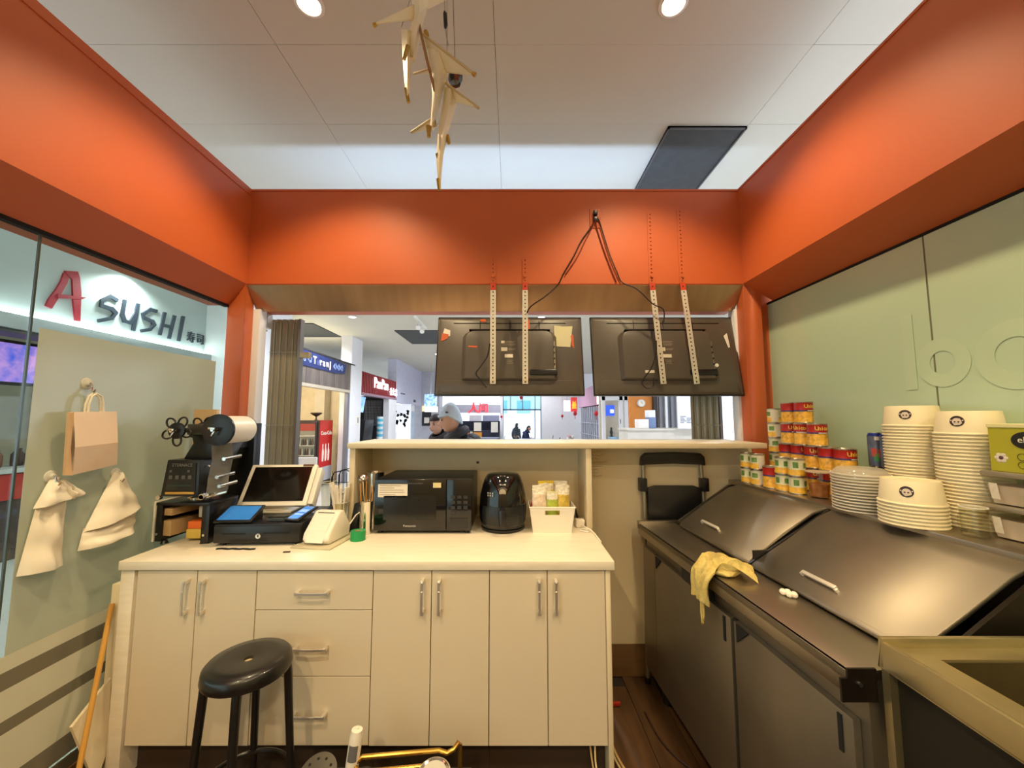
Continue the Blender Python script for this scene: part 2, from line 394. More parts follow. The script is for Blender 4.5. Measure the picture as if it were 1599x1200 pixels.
# ================================================================== SERVING COUNTER
CT = .92
wt = root('worktop', 'long pale worktop with waterfall end panels over the white cabinets', 'worktop', (0, 0, 0))
G().box(-1.735, 1.785, .882, .452, 2.60, CT).done('slab', WORKTOP, wt, .002)
G().box(-1.735, 1.80, 0, -1.675, 2.58, .882).done('end_panel', WORKTOP, wt, .002)
G().box(.414, 1.80, 0, .436, 2.58, .882).done('end_panel', CREAM, wt, .002)
XD = [-1.662, -1.395, -1.131, -.615, -.356, -.100, .156, .4127]
YF, ZD0, ZD1 = 1.80, .152, .876
def handle(x, z, vert, L, parent):
    g = G(); h = L/2; pr = .028; b = .0065
    def P(t, dep): return (x, YF-dep, z+t) if vert else (x+t, YF-dep, z)
    pts = [P(-h+.006, pr), P(-h*.4, pr+.004), P(h*.4, pr+.004), P(h-.006, pr)]
    w = (.012, .005) if vert else (.005, .012)
    for a, b2 in zip(pts[:-1], pts[1:]):
        c = (Vector(a)+Vector(b2))/2; l = (Vector(b2)-Vector(a)).length+.002
        g.obb(c, ((.011, .006, l) if vert else (l, .006, .011)))
    for sgn in (-1, 1):
        c = Vector(P(sgn*(h-.008), pr/2)); g.obb(c, (.014, pr+.006, .016) if vert else (.016, pr+.006, .014))
    return g.done('handle', mat('satin_chrome', (236, 232, 224), .28, .85), parent, .0012, 1)
def cabinet(x0, x1, label):
    r = root('base_cabinet', label, 'cabinet', (0, 0, 0), 0, 'white cabinets under the worktop')
    g = G(); g.box(x0+.001, YF+.021, .14, x1-.001, 2.5, .878); g.done('carcass', CREAM, r)
    G().box(x0+.001, YF+.07, 0, x1-.001, YF+.085, .14).done('toe_kick', mat('toe_kick', (60, 46, 34), .6), r)
    return r
for k, lab in ((0, 'two door white cabinet under the cup sealing machine, at the glass wall'), (3, 'two door white cabinet with dark reflecting handles, beside the drawers'), (5, 'two door white cabinet at the end of the worktop toward the steel table')):
    r = cabinet(XD[k], XD[k+2], lab)
    for q in (0, 1):
        x0, x1 = XD[k+q]+.0018, XD[k+q+1]-.0018
        d = G().box(x0, YF, ZD0, x1, YF+.019, ZD1).done('door', LAMIN, r, .0012, 1)
        handle((x1-.035) if q == 0 else (x0+.035), .769, True, .145, d)
r = cabinet(XD[2], XD[3], 'white cabinet with three drawers behind the black stool')
zs = [ZD1, .708, .432, ZD0]
for q in range(3):
    d = G().box(XD[2]+.0018, YF, zs[q+1]+.0018, XD[3]-.0018, YF+.019, zs[q]-.0018).done('drawer', LAMIN, r, .0012, 1)
    handle(-.876+q*.004, [.787, .556, .284][q], False, .145, d)
# open hutch and bar top
hu = root('bar_hutch', 'cream open hutch standing on the worktop behind the microwave', 'shelf unit', (0, 0, CT))
G().box(-.945, 2.30, 0, -.912, 2.60, .455).done('side_panel', CREAM, hu, .0015)
G().box(.43, 2.30, 0, .462, 2.60, .455).done('side_panel', CREAM, hu, .0015)
bp = G().box(-.912, 2.585, 0, .43, 2.60, .455).done('back_panel', CREAM, hu)
G().box(-.232, 2.581, .335, -.215, 2.585, .349).done('cable_hole', mat('hole_brown', (70, 50, 34), .7), bp)
tag(G().box(-.955, 2.285, 1.375, 1.478, 2.74, 1.405).done('serving_ledge', CREAM, bevel=.002), 'long narrow cream bar top across the serving hatch', 'ledge')
# ================================================================== THINGS ON THE COUNTER
def vtext(*a, **k): return text(*a, **k)
# ---- microwave
mw = root('microwave', 'black microwave oven with a paper notice taped to its door', 'microwave', (-.49, 2.20, CT))
G().box(-.265, .018, .012, .265, .385, .295).done('body', BLACK, mw, .006)
d = G().box(-.268, -.006, .016, .128, .018, .292).done('door', BLACKG, mw, .004)
G().box(-.215, -.0085, .075, .075, -.005, .205).done('window', mat('oven_window', (34, 32, 28), .15), d)
G().box(-.262, -.010, .268, .0, -.005, .274).done('handle_strip', mat('grey_strip', (90, 86, 80), .3, .6), d)
text('Panasonic', .018, mat('print_grey', (190, 186, 176), .5), d, (-.07, -.0075, .043), FRONT, ext=.0006)
nt_ = G().box(-.247, -.0085, .197, -.085, -.0065, .268).done('paper_notice', PAPER, d)
g = G()
for k in range(5):
    z = .258-k*.012; g.box(-.238, -.0092, z, -.238+random.uniform(.07, .14), -.0086, z+.0025)
g.done('printed_line', mat('ink_grey', (150, 140, 128), .8), nt_)
cp = G().box(.131, -.006, .016, .268, .018, .292).done('control_panel', BLACKG, mw, .004)
G().box(.055, -.0085, .248, .099, -.0065, .275).done('sticker', mat('yellowed_label', (226, 210, 160), .7), d)
for k in range(4):
    for j in range(3): G().box(.155+j*.034, -.0085, .105+k*.028, .178+j*.034, -.006, .121+k*.028).done('button', mat('dim_key', (46, 46, 50), .4), cp)
G().box(.15, -.0085, .03, .25, -.006, .085).done('open_button', mat('dim_key2', (38, 38, 40), .25), cp)
for x in (-.24, .24):
    for y in (.03, .36): G().cyl((x, y, 0), (x, y, .014), .014, n=12).done('foot', BLACK, mw)
# ---- air fryer
af = root('air_fryer', 'rounded black air fryer between the microwave and the white basket', 'air fryer', (-.052, 2.315, CT))
def rr(prof, sx=1., sy=1.): return prof
body = G(); prof = [(.112, .0), (.118, .012), (.132, .05), (.137, .12), (.131, .19), (.117, .25), (.100, .295), (.088, .308), (.05, .314), (0, .316)]
body.lathe(prof, n=40); body.done('body', BLACKG, af, angle=60)
G().lathe([(.116, .0), (.124, .004), (.126, .016), (.12, .018)], n=40).done('base_ring', mat('dark_grey_ring', (48, 46, 46), .3, .5), af)
dr = G()
for i in range(15):
    for j in range(6):
        def P(i, j):
            t = R(-90+(i-7.5)*7.2); z = .045+j*.0165; r = .1335+.006*math.sin(math.pi*j/6)+.004; return (r*math.cos(t), r*math.sin(t), z)
        dr.add([P(i, j), P(i+1, j), P(i+1, j+1), P(i, j+1)], [(0, 1, 2, 3)])
bk = dr.done('basket_front', BLACK, af, angle=60)
G().tube([(0, -.142, .135), (0, -.17, .128), (0, -.178, .085), (0, -.172, .045)], [.014, .02, .02, .014], 10).done('handle', BLACK, bk)
G().cyl((0, -.118, .226), (0, -.128, .222), .019, n=20).done('dial', mat('silver_dial', (190, 186, 176), .3, .7), af)
g = G()
for k in range(7):
    t = R(-90+(k-3)*3.5); g.obb((.122*math.cos(t), .122*math.sin(t), .248-.0012*(k-3)**2), (.005, .003, .003), (0, 0, t))
for k in range(6): t = R(-125+(k % 3)*6); g.obb((.139*math.cos(t), .139*math.sin(t), .205+(k//3)*.013), (.005, .003, .008), (0, 0, t+R(90)))
for k in (-1, 1): g.obb((k*.009, -.088, .304), (.012, .004, .006), (R(-30), 0, 0))
g.done('print_marks', mat('print_grey'), af)['kind'] = 'stuff'
text('PHILIPS', .011, mat('print_grey'), af, (0, -.1135, .262), (R(72), 0, 0), ext=.001)
# ---- white basket with snack packets
wbk = root('storage_basket', 'white plastic basket with a slot handle, full of clear snack packets', 'basket', (.222, 2.29, CT))
def frus(x0, y0, x1, y1, z0, X0, Y0, X1, Y1, z1):
    return [(x0,y0,z0),(x1,y0,z0),(x1,y1,z0),(x0,y1,z0),(X0,Y0,z1),(X1,Y0,z1),(X1,Y1,z1),(X0,Y1,z1)]
g = G()
# front wall with a slot, then sides, back and bottom
xb, xt, yb_, yt_ = .108, .126, -.08, -.092
def fw(u, v): # u -1..1, v 0..1 on the front wall
    return (u*(xb+(xt-xb)*v), yb_+(yt_-yb_)*v, .004+.136*v)
us = [-1, -.33, .33, 1]; vs = [0, .70, .88, 1]
for i in range(3):
    for j in range(3):
        if i == 1 and j == 1: continue
        q = [fw(us[i], vs[j]), fw(us[i+1], vs[j]), fw(us[i+1], vs[j+1]), fw(us[i], vs[j+1])]
        g.prism(q, (0, .003, 0))
for sx in (-1, 1):
    g.prism([(sx*xb, -.08, .004), (sx*xb, .08, .004), (sx*xt, .092, .14), (sx*xt, -.092, .14)], (-sx*.003, 0, 0))
g.prism([(-xb, .08, .004), (xb, .08, .004), (xt, .092, .14), (-xt, .092, .14)], (0, -.003, 0))
g.box(-xb, -.08, 0, xb, .08, .005)
g.done('tub', PLASTW, wbk, angle=20)
G().tube([(-xt, -.092, .14), (xt, -.092, .14), (xt, .092, .14), (-xt, .092, .14)], .0045, 6, closed=True).done('rim', PLASTW, wbk)
def packet(loc, sx, sy, sz, rgb, rgb2, rz, label, lean=0.):
    r = root('snack_packet', label, 'packet', loc, 0, 'snack packets in the white basket', rot=(lean, 0, rz))
    g = G(); n = 6
    for sgn in (-1, 1):
        pass
    P = []
    for j in range(n+1):
        v = j/n; bul = math.sin(math.pi*min(1, v*1.08))**.6*sy if 0 < j < n else .002
        row = []
        for i in range(9):
            u = i/8*2-1; e = max(0, 1-abs(u)**3)
            row.append((u*sx*(1+random.uniform(-.03, .03)), bul*e*(1+random.uniform(-.25, .25)), v*sz+random.uniform(-.004, .004)))
        P.append(row)
    m = 0
    for sgn in (-1, 1):
        b = len(g.v)
        for row in P: g.v += [(x, sgn*y, z) for x, y, z in row]
        for j in range(n):
            for i in range(8):
                a = b+j*9+i; f = [a, a+1, a+10, a+9]
                g.f.append(f if sgn < 0 else f[::-1]); g.m.append(1 if j >= n*.82 else 0)
    g.done('pouch', [mat('packet_%d_%d_%d' % rgb, rgb, .25, var=.25, scale=40), mat('clear_wrap', (236, 228, 206), .12, var=.2, scale=60, bump=.6, spec=.8)], r, angle=70)
    G().box(-sx, -.002, sz-.003, sx, .002, sz+.012).done('seal_strip', mat('packet_%d_%d_%d' % rgb2, rgb2, .3, var=.2, scale=30), r)
packet((.16, 2.25, CT+.006), .045, .025, .235, (226, 206, 180), (238, 230, 214), .1, 'pale snack packet standing at the air fryer side of the basket')
packet((.225, 2.235, CT+.006), .030, .014, .205, (176, 190, 70), (226, 220, 180), -.05, 'lime green snack packet in the middle of the white basket')
packet((.285, 2.25, CT+.006), .038, .022, .235, (210, 180, 80), (240, 232, 214), .05, 'amber snack packet at the socket end of the basket')
packet((.195, 2.305, CT+.006), .045, .022, .250, (236, 205, 70), (230, 200, 60), .15, 'bright yellow snack packet behind the lime green one')
packet((.283, 2.335, CT+.006), .040, .022, .245, (224, 190, 130), (240, 232, 214), -.2, 'clear topped snack packet behind the amber one')
packet((.128, 2.31, CT+.006), .014, .02, .19, (190, 80, 60), (220, 160, 120), 1.2, 'red edged snack packet against the basket side')
# ---- power adapter and cord beside the basket
ad = root('power_adapter', 'white power adapter with a coiled cord behind the basket', 'adapter', (.40, 2.34, CT))
G().box(-.03, -.03, 0, .02, .02, .045).done('block', PLASTW, ad, .006)
G().tube([(.0, -.03, .02), (.02, -.07, .012), (.045, -.10, .006), (.02, -.12, .005), (-.02, -.10, .005), (.0, -.06, .006), (.04, -.09, .006), (.048, -.16, .005), (.050, -.3, .005)], .0045, 8).done('cord', PLASTW, ad)
G().tube([(-.03, .02, .045), (-.035, .03, .09), (-.025, .05, .10), (-.01, .06, .04), (0, .07, .01)], .006, 8).done('black_lead', BLACK, ad)
# ---- green tape
tp = root('tape_roll', 'roll of bright green tape lying on the worktop', 'tape', (-.80, 2.09, CT))
GT = mat('green_tape', (20, 150, 84), .35, var=.05)
G().lathe([(.018, .0), (.037, .0), (.037, .048), (.018, .048), (.018, 0)], n=32, cap=False).done('tape', GT, tp)
G().lathe([(.0165, .0005), (.0178, .0005), (.0178, .0475), (.0165, .0475), (.0165, .0005)], n=24, cap=False).done('core', mat('card_core', (186, 170, 130), .8), tp)
# ---- steel canisters with utensils
def canister(loc, r, h, label):
    c = root('steel_canister', label, 'canister', loc, 0, 'steel utensil holders')
    G().lathe([(r*.93, 0), (r*.95, .004), (r, h-.003), (r*1.04, h), (r*.98, h), (r*.93, h-.006), (r*.88, .006), (0, .006)], n=28).done('cup', CHROME, c)
    return c
canister((-.802, 2.20, CT), .034, .175, 'tall polished steel canister beside the green tape')
canister((-.845, 2.45, CT), .055, .30, 'tall brushed steel cylinder behind the microwave corner')
for k in range(5):
    a = k*1.25; x, y = -.802+.018*math.cos(a), 2.20+.018*math.sin(a)
    tag(G().tube([(x, y, CT+.01), (x+.016*math.cos(a)-.02*(k == 2), y+.02*math.sin(a), CT+.24+.012*k)], [.0035, .0025], 8).done('chopstick', wood('bamboo', (196, 140, 76), (170, 116, 58), 8, (1, 1, .2))), 'brown wooden chopstick standing in the polished canister', 'chopstick', 'chopsticks in the canister')
sp = root('ladle', 'steel ladle leaning in the polished canister', 'ladle', (-.795, 2.185, CT+.01))
G().tube([(0, 0, 0), (-.008, .005, .12), (-.035, .03, .27)], .004, 8).done('handle', CHROME, sp)
G().lathe([(0, -.012), (.02, -.006), (.027, .004), (.026, .006), (.018, -.003), (0, -.008)], (-.038, .034, .285), 20, rot=Euler((.4, .3, 0)).to_matrix()).done('bowl', CHROME, sp)
# ---- cash drawer, screens
cd = root('cash_drawer', 'flat black cash drawer under the point of sale screens', 'cash drawer', (-1.262, 1.995, CT), R(3))
G().box(-.21, 0, .014, .21, .40, .105).done('body', BLACK, cd, .005)
fp = G().box(-.207, -.006, .018, .207, .0, .098).done('front_panel', mat('satin_black', (26, 25, 25), .3), cd, .003)
G().box(-.165, -.0085, .058, -.055, -.005, .063).box(-.02+.05, -.0085, .060, .16, -.005, .065).done('slot', DARK, fp)
G().cyl((.008, -.004, .050), (.008, -.011, .050), .0125, n=20).done('lock', CHROME, fp)
G().box(.0055, -.0125, .045, .0105, -.0105, .055).done('keyhole', DARK, fp)
for x in (-.18, .18):
    for y in (.03, .37): G().cyl((x, y, 0), (x, y, .015), .014, n=12).done('foot', BLACK, cd)
# slanted white point of sale monitor on its stand
mo = root('pos_monitor', 'white framed point of sale monitor tilted back, black screen', 'monitor', (-1.325, 2.21, CT+.1055), R(4))
RX = Matrix.Rotation(R(-33), 3, 'X')
def ob(g, c, size, m=0):
    c = Vector(c); h = [v/2 for v in size]
    P = [RX@(c+Vector((a*h[0], b*h[1], d*h[2]))) for d in (-1, 1) for a, b in ((-1,-1),(1,-1),(1,1),(-1,1))]
    g.add(P, [(3,2,1,0),(4,5,6,7),(0,1,5,4),(1,2,6,5),(2,3,7,6),(3,0,4,7)], m); return g
fr_ = ob(G(), (0, -.02, .155), (.37, .028, .25)).done('frame', PLASTW, mo, .006)
ob(G(), (0, -.036, .158), (.32, .004, .205)).done('screen', mat('dark_screen', (20, 17, 14), .12, coat=.3), fr_)
ob(G(), (.135, -.0355, .272), (.06, .004, .012)).done('camera_strip', mat('brown_strip', (110, 80, 62), .4), fr_)
ob(G(), (.20, .0, .15), (.028, .06, .22)).done('card_reader', PLASTW, mo, .005)
G().prism([(-.06, .02, 0), (-.06, .15, 0), (-.06, .11, .16), (-.06, .06, .14)], (.12, 0, 0)).done('stand_neck', PLASTW, mo, .004)
G().box(-.10, .0, 0, .10, .17, .012).done('stand_base', PLASTW, mo, .004)
# blue tablet and phone lying tilted on the drawer
def tablet(name, loc, w, h, t, rx, rz, label, cat, face):
    r = root(name, label, cat, loc, 0, rot=(rx, 0, rz))
    G().box(-w/2, 0, 0, w/2, h, t).done('case', BLACK, r, .004)
    s_ = G().box(-w/2+.012, .012, t, w/2-.012, h-.012, t+.0012).done('screen', face, r)
    return r, s_
BLUES = mat('blue_screen', (52, 116, 186), .12, var=.12, scale=10, emit=.28)
tablet('tablet', (-1.395, 2.00, CT+.1065), .185, .135, .012, R(24), R(2), 'black tablet with a plain blue screen on the cash drawer', 'tablet', BLUES)
G_wedge = tag(G().prism([(-1.465, 2.04, CT+.106), (-1.465, 2.125, CT+.106), (-1.465, 2.125, CT+.154), (-1.465, 2.04, CT+.122)], (.14, .005, 0)).done('tablet_prop', BLACK), 'black wedge propping up the blue tablet', 'stand')
r_, s_ = tablet('phone', (-1.118, 2.03, CT+.1065), .08, .155, .012, R(14), R(-12), 'black phone with a light blue screen on the cash drawer', 'phone', mat('light_blue_screen', (70, 130, 215), .12, var=.2, scale=30, emit=.5))
G().box(-.024, .05, .0133, .024, .066, .0138).box(-.024, .08, .0133, .024, .11, .0138).done('screen_bars', mat('pale_blue_bar', (140, 180, 235), .2, emit=.5), s_)
tag(G().box(-1.02, 2.20, CT+.1065, -.995+.05, 2.26, CT+.112).done('sticky_note', mat('yellow_note', (226, 200, 40), .6)), 'yellow sticky note beside the white monitor', 'note')
tag(G().box(-1.255, 2.05, CT+.1065, -1.135, 2.16, CT+.118).done('card_tray', mat('grey_tray', (60, 64, 62), .35)), 'dark flat tray between the tablet and the phone', 'tray')
cb = G().tube([(-1.25, 2.06, CT+.123), (-1.21, 2.03, CT+.13), (-1.17, 2.06, CT+.123), (-1.14, 2.1, CT+.123)], .004, 8).done('short_cable', BLACK); tag(cb, 'short black cable curled on the dark tray', 'cable')
# black paper clips strip and scrap below the drawer
g = G()
for k in range(7): g.obb((-1.41+k*.027, 1.945-.001*k, CT+.003), (.026, .012, .005), (0, 0, .25*(-1)**k))
tag(g.done('cable_tie', BLACK), 'black ribbed strip lying before the cash drawer', 'strip')
tag(G().obb((-1.06, 1.90, CT+.0025), (.03, .01, .004), (0, 0, .1)).done('dark_scrap', mat('dark_brown_bit', (60, 44, 34), .7)), 'tiny dark scrap near the worktop front edge', 'scrap')
# ---- receipt printer on a pale base plate
pr = root('receipt_printer', 'white receipt printer with paper sticking out, on a grey plate', 'printer', (-.955, 2.07, CT), R(-8))
G().box(-.105, -.13, 0, .105, .14, .008).done('base_plate', mat('pale_grey_plate', (196, 188, 160), .4), pr, .003)
P = [(-.07, -.095, .03), (-.07, -.075, .009), (-.07, .10, .009), (-.07, .11, .06), (-.07, .045, .150), (-.07, .005, .152), (-.07, -.085, .060)]
hs = G().prism(P, (.14, 0, 0)).done('housing', PLASTW, pr, .010, 3)
E_ = [Vector((0, .005, .152)), Vector((0, -.085, .060))]; dv = (E_[1]-E_[0]); nv = Vector((0, -dv.z, dv.y)).normalized()*-1
nv = Vector((0, -.715, .70))
c = E_[0]+dv*.5
g = G(); pts = [(sx*.048, (E_[0]+dv*t).y, (E_[0]+dv*t).z) for sx, t in ((-1, .12), (1, .12), (1, .88), (-1, .88))]
g.prism([Vector(p)+nv*.0005 for p in pts], nv*.003); lid = g.done('lid', PLASTW, pr, .001, 1)
g = G(); pts = [(sx*.045, (E_[0]+dv*t).y, (E_[0]+dv*t).z) for sx, t in ((-1, .10), (1, .10), (1, .125), (-1, .125))]
g.prism([Vector(p)+nv*.002 for p in pts], nv*.003).done('slot', DARK, lid)
g = G(); p0 = E_[0]+dv*.86+nv*.004
g.prism([(-.046, p0.y, p0.z), (.046, p0.y, p0.z), (.046, -.103, .022), (-.046, -.103, .022)], (0, -.0008, 0)).done('paper_slip', PAPER, pr)
G().tube([(.06, .10, .05), (.08, .14, .10), (.10, .17, .12), (.12, .20, .09), (.11, .23, .02)], .0035, 8).done('cable', PLASTW, pr)
# black upright binder and pots behind the printer
bnd = root('card_terminal', 'black upright card terminal behind the receipt printer', 'terminal', (-.872, 2.262, CT), R(-12))
G().prism([(-.02, -.05, 0), (-.02, .05, 0), (-.02, .06, .15), (-.02, .0, .15)], (.04, 0, 0)).done('body', BLACK, bnd, .004)
G().prism([(-.0215, -.045, .01), (-.0215, .0, .145), (-.0215, .03, .14), (-.0215, .02, .01)], (.001, 0, 0)).done('face', BLACKG, bnd)
CLEAR = glassmat('clear_plastic', (246, 246, 240), .1)
def clear_cup(loc, r, h, label, grp=None):
    c = root('clear_cup', label, 'cup', loc, 0, grp)
    G().lathe([(0, .002), (r*.8, .002), (r, h), (r*1.04, h), (r*1.04, h+.003), (r*.97, h+.002), (r*.77, .004)], n=24, cap=False).done('wall', CLEAR, c)
    G().lathe([(r*.99, h-.002), (r*1.06, h-.002), (r*1.06, h+.004), (r*.99, h+.004), (r*.99, h-.002)], n=24, cap=False).done('rim', mat('milky_rim', (226, 220, 204), .3), c)
    return c
clear_cup((-.97, 2.27, CT), .042, .155, 'clear cup holding paper wrapped straws')
for k in range(11):
    a = k*2.4; rr_ = .012+.002*(k % 4); x, y = -.97+rr_*math.cos(a), 2.27+rr_*math.sin(a)
    tx, ty = .04*math.cos(a)-.012, .03*math.sin(a)
    tag(G().tube([(x, y, CT+.008), (x+tx*.6, y+ty*.6, CT+.16), (x+tx, y+ty, CT+.24+.006*(k % 5))], .0075, 8).done('wrapped_straw', PAPER), 'paper wrapped straw standing in the clear cup', 'straw', 'wrapped straws in the cup')
clear_cup((-.995, 2.362, CT), .048, .20, 'clear plastic cup beside the monitor back', 'cups behind the monitor')
clear_cup((-1.165, 2.54, CT), .048, .22, 'clear plastic cup beyond the others near the gate', 'cups behind the monitor')
# black wire rack
wr = root('wire_rack', 'small black wire rack standing behind the straws', 'rack', (-1.04, 2.425, CT))
BW = mat('black_wire', (24, 24, 32), .35, .3)
arch = [(-.06, 0, .0), (-.06, 0, .27), (-.045, 0, .30), (.03, 0, .315), (.055, 0, .30), (.085, 0, .22), (.09, 0, .0)]
for yy in (0, .1): G().tube([(x, y+yy, z) for x, y, z in arch], .0035, 8).done('hoop', BW, wr)
for k in range(7):
    t = k/6; x = -.055+t*.13; z = .305-.06*max(0, t-.6)/.4
    G().tube([(x, 0, z), (x+.002, 0, .2), (x, 0, .02)], .002, 6).done('bar', BW, wr)
for z in (.24, .17, .10, .03): G().tube([(-.06, 0, z), (.085, 0, z)], .002, 6).done('cross_bar', BW, wr)
# ---- cup sealing machine
cs = root('cup_sealer', 'black cup sealing machine with film reels beside the glass wall', 'sealing machine', (-1.65, 2.02, CT))
MB = mat('machine_black', (22, 22, 23), .3, var=.12)
TAN = mat('tan_rail', (176, 146, 104), .5)
# base frame of plates
G().box(-.145, 0, .012, -.115, .205, .19).done('side_plate', MB, cs, .003)
G().box(.085, 0, .006, .125, .205, .19).done('side_plate', MB, cs, .003)
G().box(-.115, .185, .012, .085, .205, .19).done('back_plate', MB, cs)
G().box(-.145, -.005, .19, .125, .205, .205).done('deck', MB, cs, .003)
for x, z in ((-.132, .05), (.103, .045)): G().cyl((x, .0, z), (x, -.006, z), .006, n=12).done('bolt', CHROME, cs)
G().obb((-.085, .09, .155), (.05, .16, .035), (0, 0, -.15)).done('guide_rail', TAN, cs, .002)
G().obb((-.085, .09, .075), (.05, .16, .075), (0, 0, -.15)).done('guide_rail', TAN, cs, .002)
G().box(.062, .01, .13, .080, .06, .185).done('slide_block', mat('grey_block', (150, 146, 136), .4), cs, .002)
for x, y in ((-.11, .02), (.09, .02), (-.11, .18), (.09, .18)): G().cyl((x, y, 0), (x, y, .014), .018, .012, n=12).done('foot', BLACK, cs)
G().box(-.02, .04, .016, .055, .14, .062).done('yellow_carton', mat('yellow_card', (206, 176, 78), .6), cs, .002)
G().box(-.018, .045, .064, .055, .14, .10).done('orange_carton', mat('orange_card', (222, 106, 38), .6), cs, .002)
# cup ring and head
G().lathe([(.036, .206), (.05, .206), (.05, .216), (.036, .216), (.036, .206)], (-.005, .09, 0), 28, cap=False).done('cup_ring', CHROME, cs)
G().lathe([(.034, .226), (.046, .226), (.046, .236), (.034, .236), (.034, .226)], (-.005, .09, 0), 28, cap=False).done('heating_ring', CHROME, cs)
hd = G().prism([(-.105, -.03, .24), (.085, -.03, .24), (.075, -.02, .42), (-.09, -.02, .42)], (0, .21, 0)).done('head', MB, cs, .004)
G().prism([(-.078, -.033, .27), (.068, -.033, .27), (.060, -.026, .405), (-.07, -.026, .405)], (0, .004, 0)).done('control_panel', mat('panel_grey', (36, 38, 38), .25), hd)
text('ETERNACE', .021, mat('dim_print', (112, 112, 110), .5), hd, (-.005, -.030, .394), (R(87), 0, 0), ext=.0008)
g = G()
for k in range(4): g.obb((-.058+k*.032, -.032, .335), (.017, .003, .018), (0, 0, 0))
for x in (-.06, .03): g.obb((x, -.031, .365), (.012, .003, .012))
g.done('key_marks', mat('dim_key3', (88, 88, 86), .4), hd)
G().box(-.07, -.0335, .293, .05, -.0315, .296).done('green_line', mat('green_line', (40, 80, 56), .5), hd)
G().box(-.078, -.0365, .252, .066, -.031, .263).done('yellow_strip', mat('yellow_strip', (196, 154, 70), .5), hd, .002)
for z in (.255, .30, .385): G().cyl((.086, .02, z), (.093, .02, z), .005, n=10).done('bolt', CHROME, hd)
for x in (-.118, .098): G().cyl((x, -.012, .235), (x, -.03, .235), .012, n=16).done('guide_pin', CHROME, cs)
# tall rear tower
G().box(-.065, .335, .0, .11, .40, .60).done('tower', mat('tower_black', (20, 23, 28), .3), cs, .004)
G().prism([(-.045, .02, .42), (.10, .02, .42), (.14, .02, .50), (.10, .02, .585), (-.02, .02, .575), (.0, .02, .5)], (0, .18, 0)).done('reel_arm', MB, cs, .004)
# film roll: flange facing the front, white roll behind it
zf = .572; xf = .205
G().cyl((xf, -.09, zf), (xf, -.075, zf), .078, n=40).done('reel_flange', MB, cs, .002)
rl = G().cyl((xf, -.074, zf), (xf, .10, zf), .069, n=40).done('film_roll', PLASTW, cs)
G().lathe([(.03, 0), (.07, 0), (.07, .004), (.03, .004), (.03, 0)], (xf, .101, zf), 32, rot=Matrix.Rotation(R(-90), 3, 'X'), cap=False).done('reel_flange', MB, cs)
def spindle(x, z, y=-.092):
    G().cyl((x, y-.0, z), (x, y-.03, z), .007, n=12).done('spindle', CHROME, cs)
    k = G().obb((x-.004, y-.024, z+.008), (.034, .012, .012), (0, .1, 0)); k.obb((x, y-.02, z-.016), (.008, .008, .03), (0, .5, 0)); k.done('clamp', CHROME, cs, .002)
spindle(xf-.005, zf)
G().tube([(xf, .0, zf), (xf, .19, zf)], .01, 10).done('spindle', CHROME, cs)
# flower shaped take-up reels
def flower(x, z, y):
    G().cyl((x, y, z), (x, y+.012, z), .041, n=28).done('reel_hub', MB, cs, .002)
    for k in range(5):
        a = R(72*k+58); cx, cz = x+.048*math.cos(a), z+.048*math.sin(a); pts = []
        for q in range(14):
            t = 2*math.pi*q/14; u, v = .027*math.cos(t), .021*math.sin(t)
            pts.append((cx+u*math.cos(a)-v*math.sin(a), y+.006, cz+u*math.sin(a)+v*math.cos(a)))
        G().tube(pts, .0045, 8, closed=True).done('reel_loop', MB, cs)
flower(-.012, .568, -.075); spindle(-.012, .566, -.077); flower(-.012, .568, .09)
G().tube([(-.012, -.06, .568), (-.012, .11, .568)], .012, 12).done('reel_shaft', mat('grey_shaft', (86, 84, 80), .35, .5), cs)
G().box(-.02, .0, .545, .19, .03, .60).done('reel_bar', mat('grey_shaft'), cs, .004)
# film web and rollers
g = G(); web = [(.13, -.03, .52), (.135, -.02, .42), (.12, -.02, .33), (.115, -.02, .25)]
for a, b in zip(web[:-1], web[1:]): g.prism([a, b, (b[0]+.07, b[1]+.05, b[2]), (a[0]+.07, a[1]+.05, a[2])], (.0006, -.0008, 0))
g.done('film_web', filmmat('film_clear', (170, 168, 160), .62, .4), cs)
for z, x in ((.425, .20), (.335, .17), (.29, .185)): G().cyl((x, -.03, z), (x, .09, z+.005), .009, n=14).done('roller', CHROME, cs)
G().obb((.155, -.0, .245), (.10, .012, .012), (0, -.25, 0)).done('tension_arm', CHROME, cs, .002)
G().cyl((.10, -.03, .24), (.10, .0, .24), .014, n=18).done('roller', CHROME, cs)
G().box(.0, .19, .46, .08, .345, .54).done('rear_strut', MB, cs)
G().box(-.02, .20, .006, .08, .345, .05).done('base_rail', MB, cs)
# pale boards stuck behind the sealer against the glass
tag(G().box(-1.845, 2.06, CT, -1.835, 2.22, 1.12).done('white_card', PAPER), 'off white card standing behind the sealing machine base', 'card')
tag(G().prism([(-1.83, 2.255, CT), (-1.70, 2.255, CT), (-1.70, 2.255, 1.60), (-1.83, 2.255, 1.60)], (0, .022, 0)).done('plywood_offcut', wood('pale_ply', (226, 196, 150), (214, 182, 134), 6, (1, 1, .2))), 'pale plywood offcut standing upright behind the film reels', 'board')
